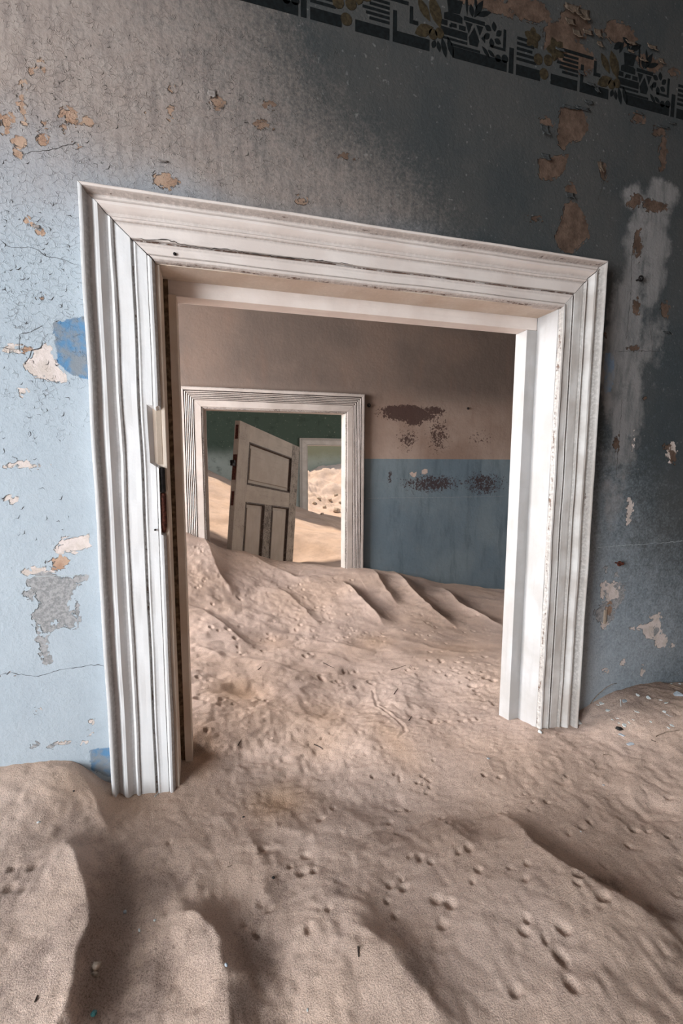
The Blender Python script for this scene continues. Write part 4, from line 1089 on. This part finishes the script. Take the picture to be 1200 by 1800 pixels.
for k, (px, py, r, lab) in enumerate(((1098, 1233, 6, 'largest pale blue paint chip on the sand near the right wall'), (1092, 1292, 4, 'pale blue paint chip just below the black chip'), (1107, 1309, 5, 'pale blue chip lowest of those near the right frame foot'), (1190, 1221, 7, 'pale blue chip with a dark hole at the right edge of the sand'),
                                      (858, 1335, 3, 'tiny pale blue chip alone on smooth sand below the doorway'), (1060, 1380, 2.5, 'tiny pale blue chip on the sand far below the right frame foot'))):
    put_chip('blue_paint_chip', px, py, r, M['chipb'], lab, 'paint chip', None, .2, 140+k)
put_chip('black_chip', 1088, 1284, 4.5, M['chipk'], 'small black chip on the sand right of the big frame foot', 'debris', None, .5, 150)
put_chip('white_rag', 1012, 1270, 8, M['chip'], 'white plaster crumb against the right foot of the big frame', 'plaster', None, .5, 151)
put_chip('white_rag', 948, 1287, 5, M['chip'], 'small white plaster crumb under the point of the right casing', 'plaster', None, .5, 152)
put_chip('glass_shard', 164, 1785, 5, M['chipt'], 'teal glass shard at the bottom of the sand left of centre', 'glass shard', None, .4, 153)
for k, (px, py, r, lab) in enumerate(((168, 1705, 6, 'pale knobbly stone in the dark hollow of the front sand'), (167, 1718, 4, 'smaller pale stone touching the knobbly one in the hollow'))):
    put_chip('pebble', px, py, r, M['stone'], lab, 'stone', None, .7, 160+k)
for k, (px, py, r, lab, mt) in enumerate(((219, 1605, 3, 'green grey chip high in the dark front hollow', 'chipb'), (245, 1637, 2.2, 'tiny white chip in the dark front hollow, lower of two', 'chip'), (272, 1622, 2.2, 'tiny white chip in the dark front hollow, right of two', 'chip'), (130, 1393, 1.8, 'dark speck of debris below the left wall', 'chipk'), (428, 1438, 1.8, 'dark speck on open sand below the doorway', 'chipk'),
                                          (480, 1545, 2.6, 'dark pebble on the front sand left of centre', 'chipk'), (1020, 1465, 1.5, 'pale crumb on smooth sand below the right frame foot', 'chip'), (398, 1700, 2.8, 'grey blue chip beside the pale mound at the bottom', 'chipb'), (541, 1780, 2, 'tiny white crumb at the bottom edge of the sand', 'chip'), (68, 1447, 2, 'tiny white crumb on the sand below the left wall', 'chip'))):
    put_chip('crumb', px, py, r, M[mt], lab, 'debris', None, .5, 170+k)


def stem_obj(name, pts, r, mat, label, cat, group=None):
    """a bent stalk along world points"""
    pts = [np.array(p_, float) for p_ in pts]; vs, fs = [], []; K_ = 6
    for i, p_ in enumerate(pts):
        d = pts[min(i+1, len(pts)-1)]-pts[max(i-1, 0)]; d /= np.linalg.norm(d); u = np.cross(d, (0, 0, 1)); u = u/np.linalg.norm(u) if np.linalg.norm(u) > 1e-3 else np.array([1., 0, 0]); v = np.cross(d, u)
        rr = r*(1-.5*i/(len(pts)-1))
        for k in range(K_): t = 2*math.pi*k/K_; vs.append(p_-pts[0]+rr*(u*math.cos(t)+v*math.sin(t)))
    for i in range(len(pts)-1):
        for k in range(K_): fs.append((i*K_+k, i*K_+(k+1) % K_, (i+1)*K_+(k+1) % K_, (i+1)*K_+k))
    fs += [tuple(range(K_)), tuple(range(len(vs)-K_, len(vs)))]
    o = mesh_obj(name, vs, fs, mat, None, True); o.location = pts[0]; tag(o, label, cat, group); return o


def lying(name, pl, r, mat, label, lift=.001):
    pts = []
    for (a0, b0), (a1, b1) in zip(pl[:-1], pl[1:]):
        for t in (0, .5): x, y, z = sand_at(a0+(a1-a0)*t, b0+(b1-b0)*t); pts.append((x, y, z+lift))
    x, y, z = sand_at(*pl[-1]); pts.append((x, y, z+lift)); return stem_obj(name, pts, r, mat, label, 'stalk' if 'straw' in name or 'stalk' in name else 'twig')


# dry stalk rising in an arc against the blue wall
base = np.array(sand_at(1036, 1238)); tip = on_y(1084, 1201, Y1-.01); pts = []
for t in np.linspace(0, 1, 9):
    px = 1036+48*t; py = 1238-37*(1-(1-t)**1.7); Yq = base[1]*(1-t)+(Y1-.012)*t; pts.append(on_y(px, py, Yq))
pts[0][2] -= .004
stem_obj('dry_stalk', pts, .0011, M['twig'], 'dry stalk arching up from the sand against the blue wall', 'stalk')
lying('straw', [(1176, 1204), (1188, 1208), (1204, 1213)], .0009, M['twig'], 'pale straw lying near the right wall, at the edge of the sand')
lying('straw', [(1152, 1296), (1170, 1289), (1194, 1284)], .0009, M['twig'], 'pale straw on the sand at the right, below the white chips')
lying('straw', [(1090, 1231), (1091, 1243)], .0010, M['chip'], 'short white straw upright among the white chips')
lying('straw', [(1076, 1237), (1087, 1239)], .0009, M['twig'], 'short straw beside the largest pale blue chip')
lying('straw', [(1170, 1256), (1182, 1262)], .0007, M['chipb'], 'thin greenish straw right of the white chips')
lying('twig', [(1144, 1302), (1152, 1307)], .0009, M['twigd'], 'short dark twig right of the lowest blue chip')
lying('twig', [(568, 1166), (578, 1171), (588, 1175)], .0016, M['twigd'], 'dark twig on the sand in the passage')
lying('straw', [(687, 1178), (700, 1175), (713, 1170)], .0014, M['twig'], 'forked straw on the sand in the passage, right of the dark twig')
lying('twig', [(692, 1221), (699, 1211)], .0014, M['twigd'], 'small dark twig in the passage right of the curved track')
lying('twig', [(718, 1268), (723, 1260)], .0013, M['twigd'], 'small dark twig at the end of the curved track')
lying('twig', [(720, 1170), (725, 1177)], .0012, M['twigd'], 'tiny twig beside the forked straw')
lying('twig', [(453, 1178), (459, 1173)], .0014, M['twigd'], 'tiny dark twig above the brown dip in the passage')
lying('twig', [(552, 1309), (560, 1313), (567, 1318)], .0016, M['twigd'], 'dark twig in the middle of the doorway sand')
lying('twig', [(418, 1312), (424, 1302)], .0014, M['twigd'], 'dark twig right of the left frame foot inside the doorway')
lying('straw', [(272, 1403), (282, 1390), (284, 1386)], .0012, M['chip'], 'white splinter at the foot of the left casing')
lying('twig', [(629, 1668), (630, 1685)], .0014, M['twigd'], 'dark twig upright in the front sand near the middle')
lying('twig', [(62, 1762), (66, 1754)], .0014, M['twigd'], 'dark twig in the bottom corner of the sand')
lying('straw', [(157, 1755), (162, 1748)], .0009, M['twig'], 'short straw below the knobbly pale stone')
lying('straw', [(400, 1528), (408, 1524)], .0009, M['twig'], 'short straw on the front sand below the doorway')
lying('straw', [(212, 1520), (217, 1500)], .0006, M['twig'], 'thin straw on the front sand below the left casing')
lying('straw', [(1000+60, 1330-2), (1076, 1330)], .0008, M['twig'], 'thin straw on the sand below the lowest blue chip')

# broken plaster lumps in the last room
rl = random.Random(9)
for k, (px, py, r) in enumerate(((592, 900, 8), (570, 893, 5), (560, 878, 4), (580, 880, 4), (590, 872, 4), (553, 886, 4), (566, 905, 4), (598, 885, 4))):
    put_chip('plaster_lump', px, py, r, M['stone'], ['largest sunlit plaster lump, low by the jamb of the reeded frame', 'second lowest plaster lump on the far heap, left of the largest', 'plaster lump left of middle on the far heap', 'plaster lump in the middle of the far heap', 'topmost plaster lump on the far heap', 'plaster lump nearest the small white frame', 'lowest plaster lump at the foot of the far heap', 'plaster lump just above the largest, beside the reeded jamb'][k], 'rubble', 'plaster lumps on the far sand heap', .8, 200+k)
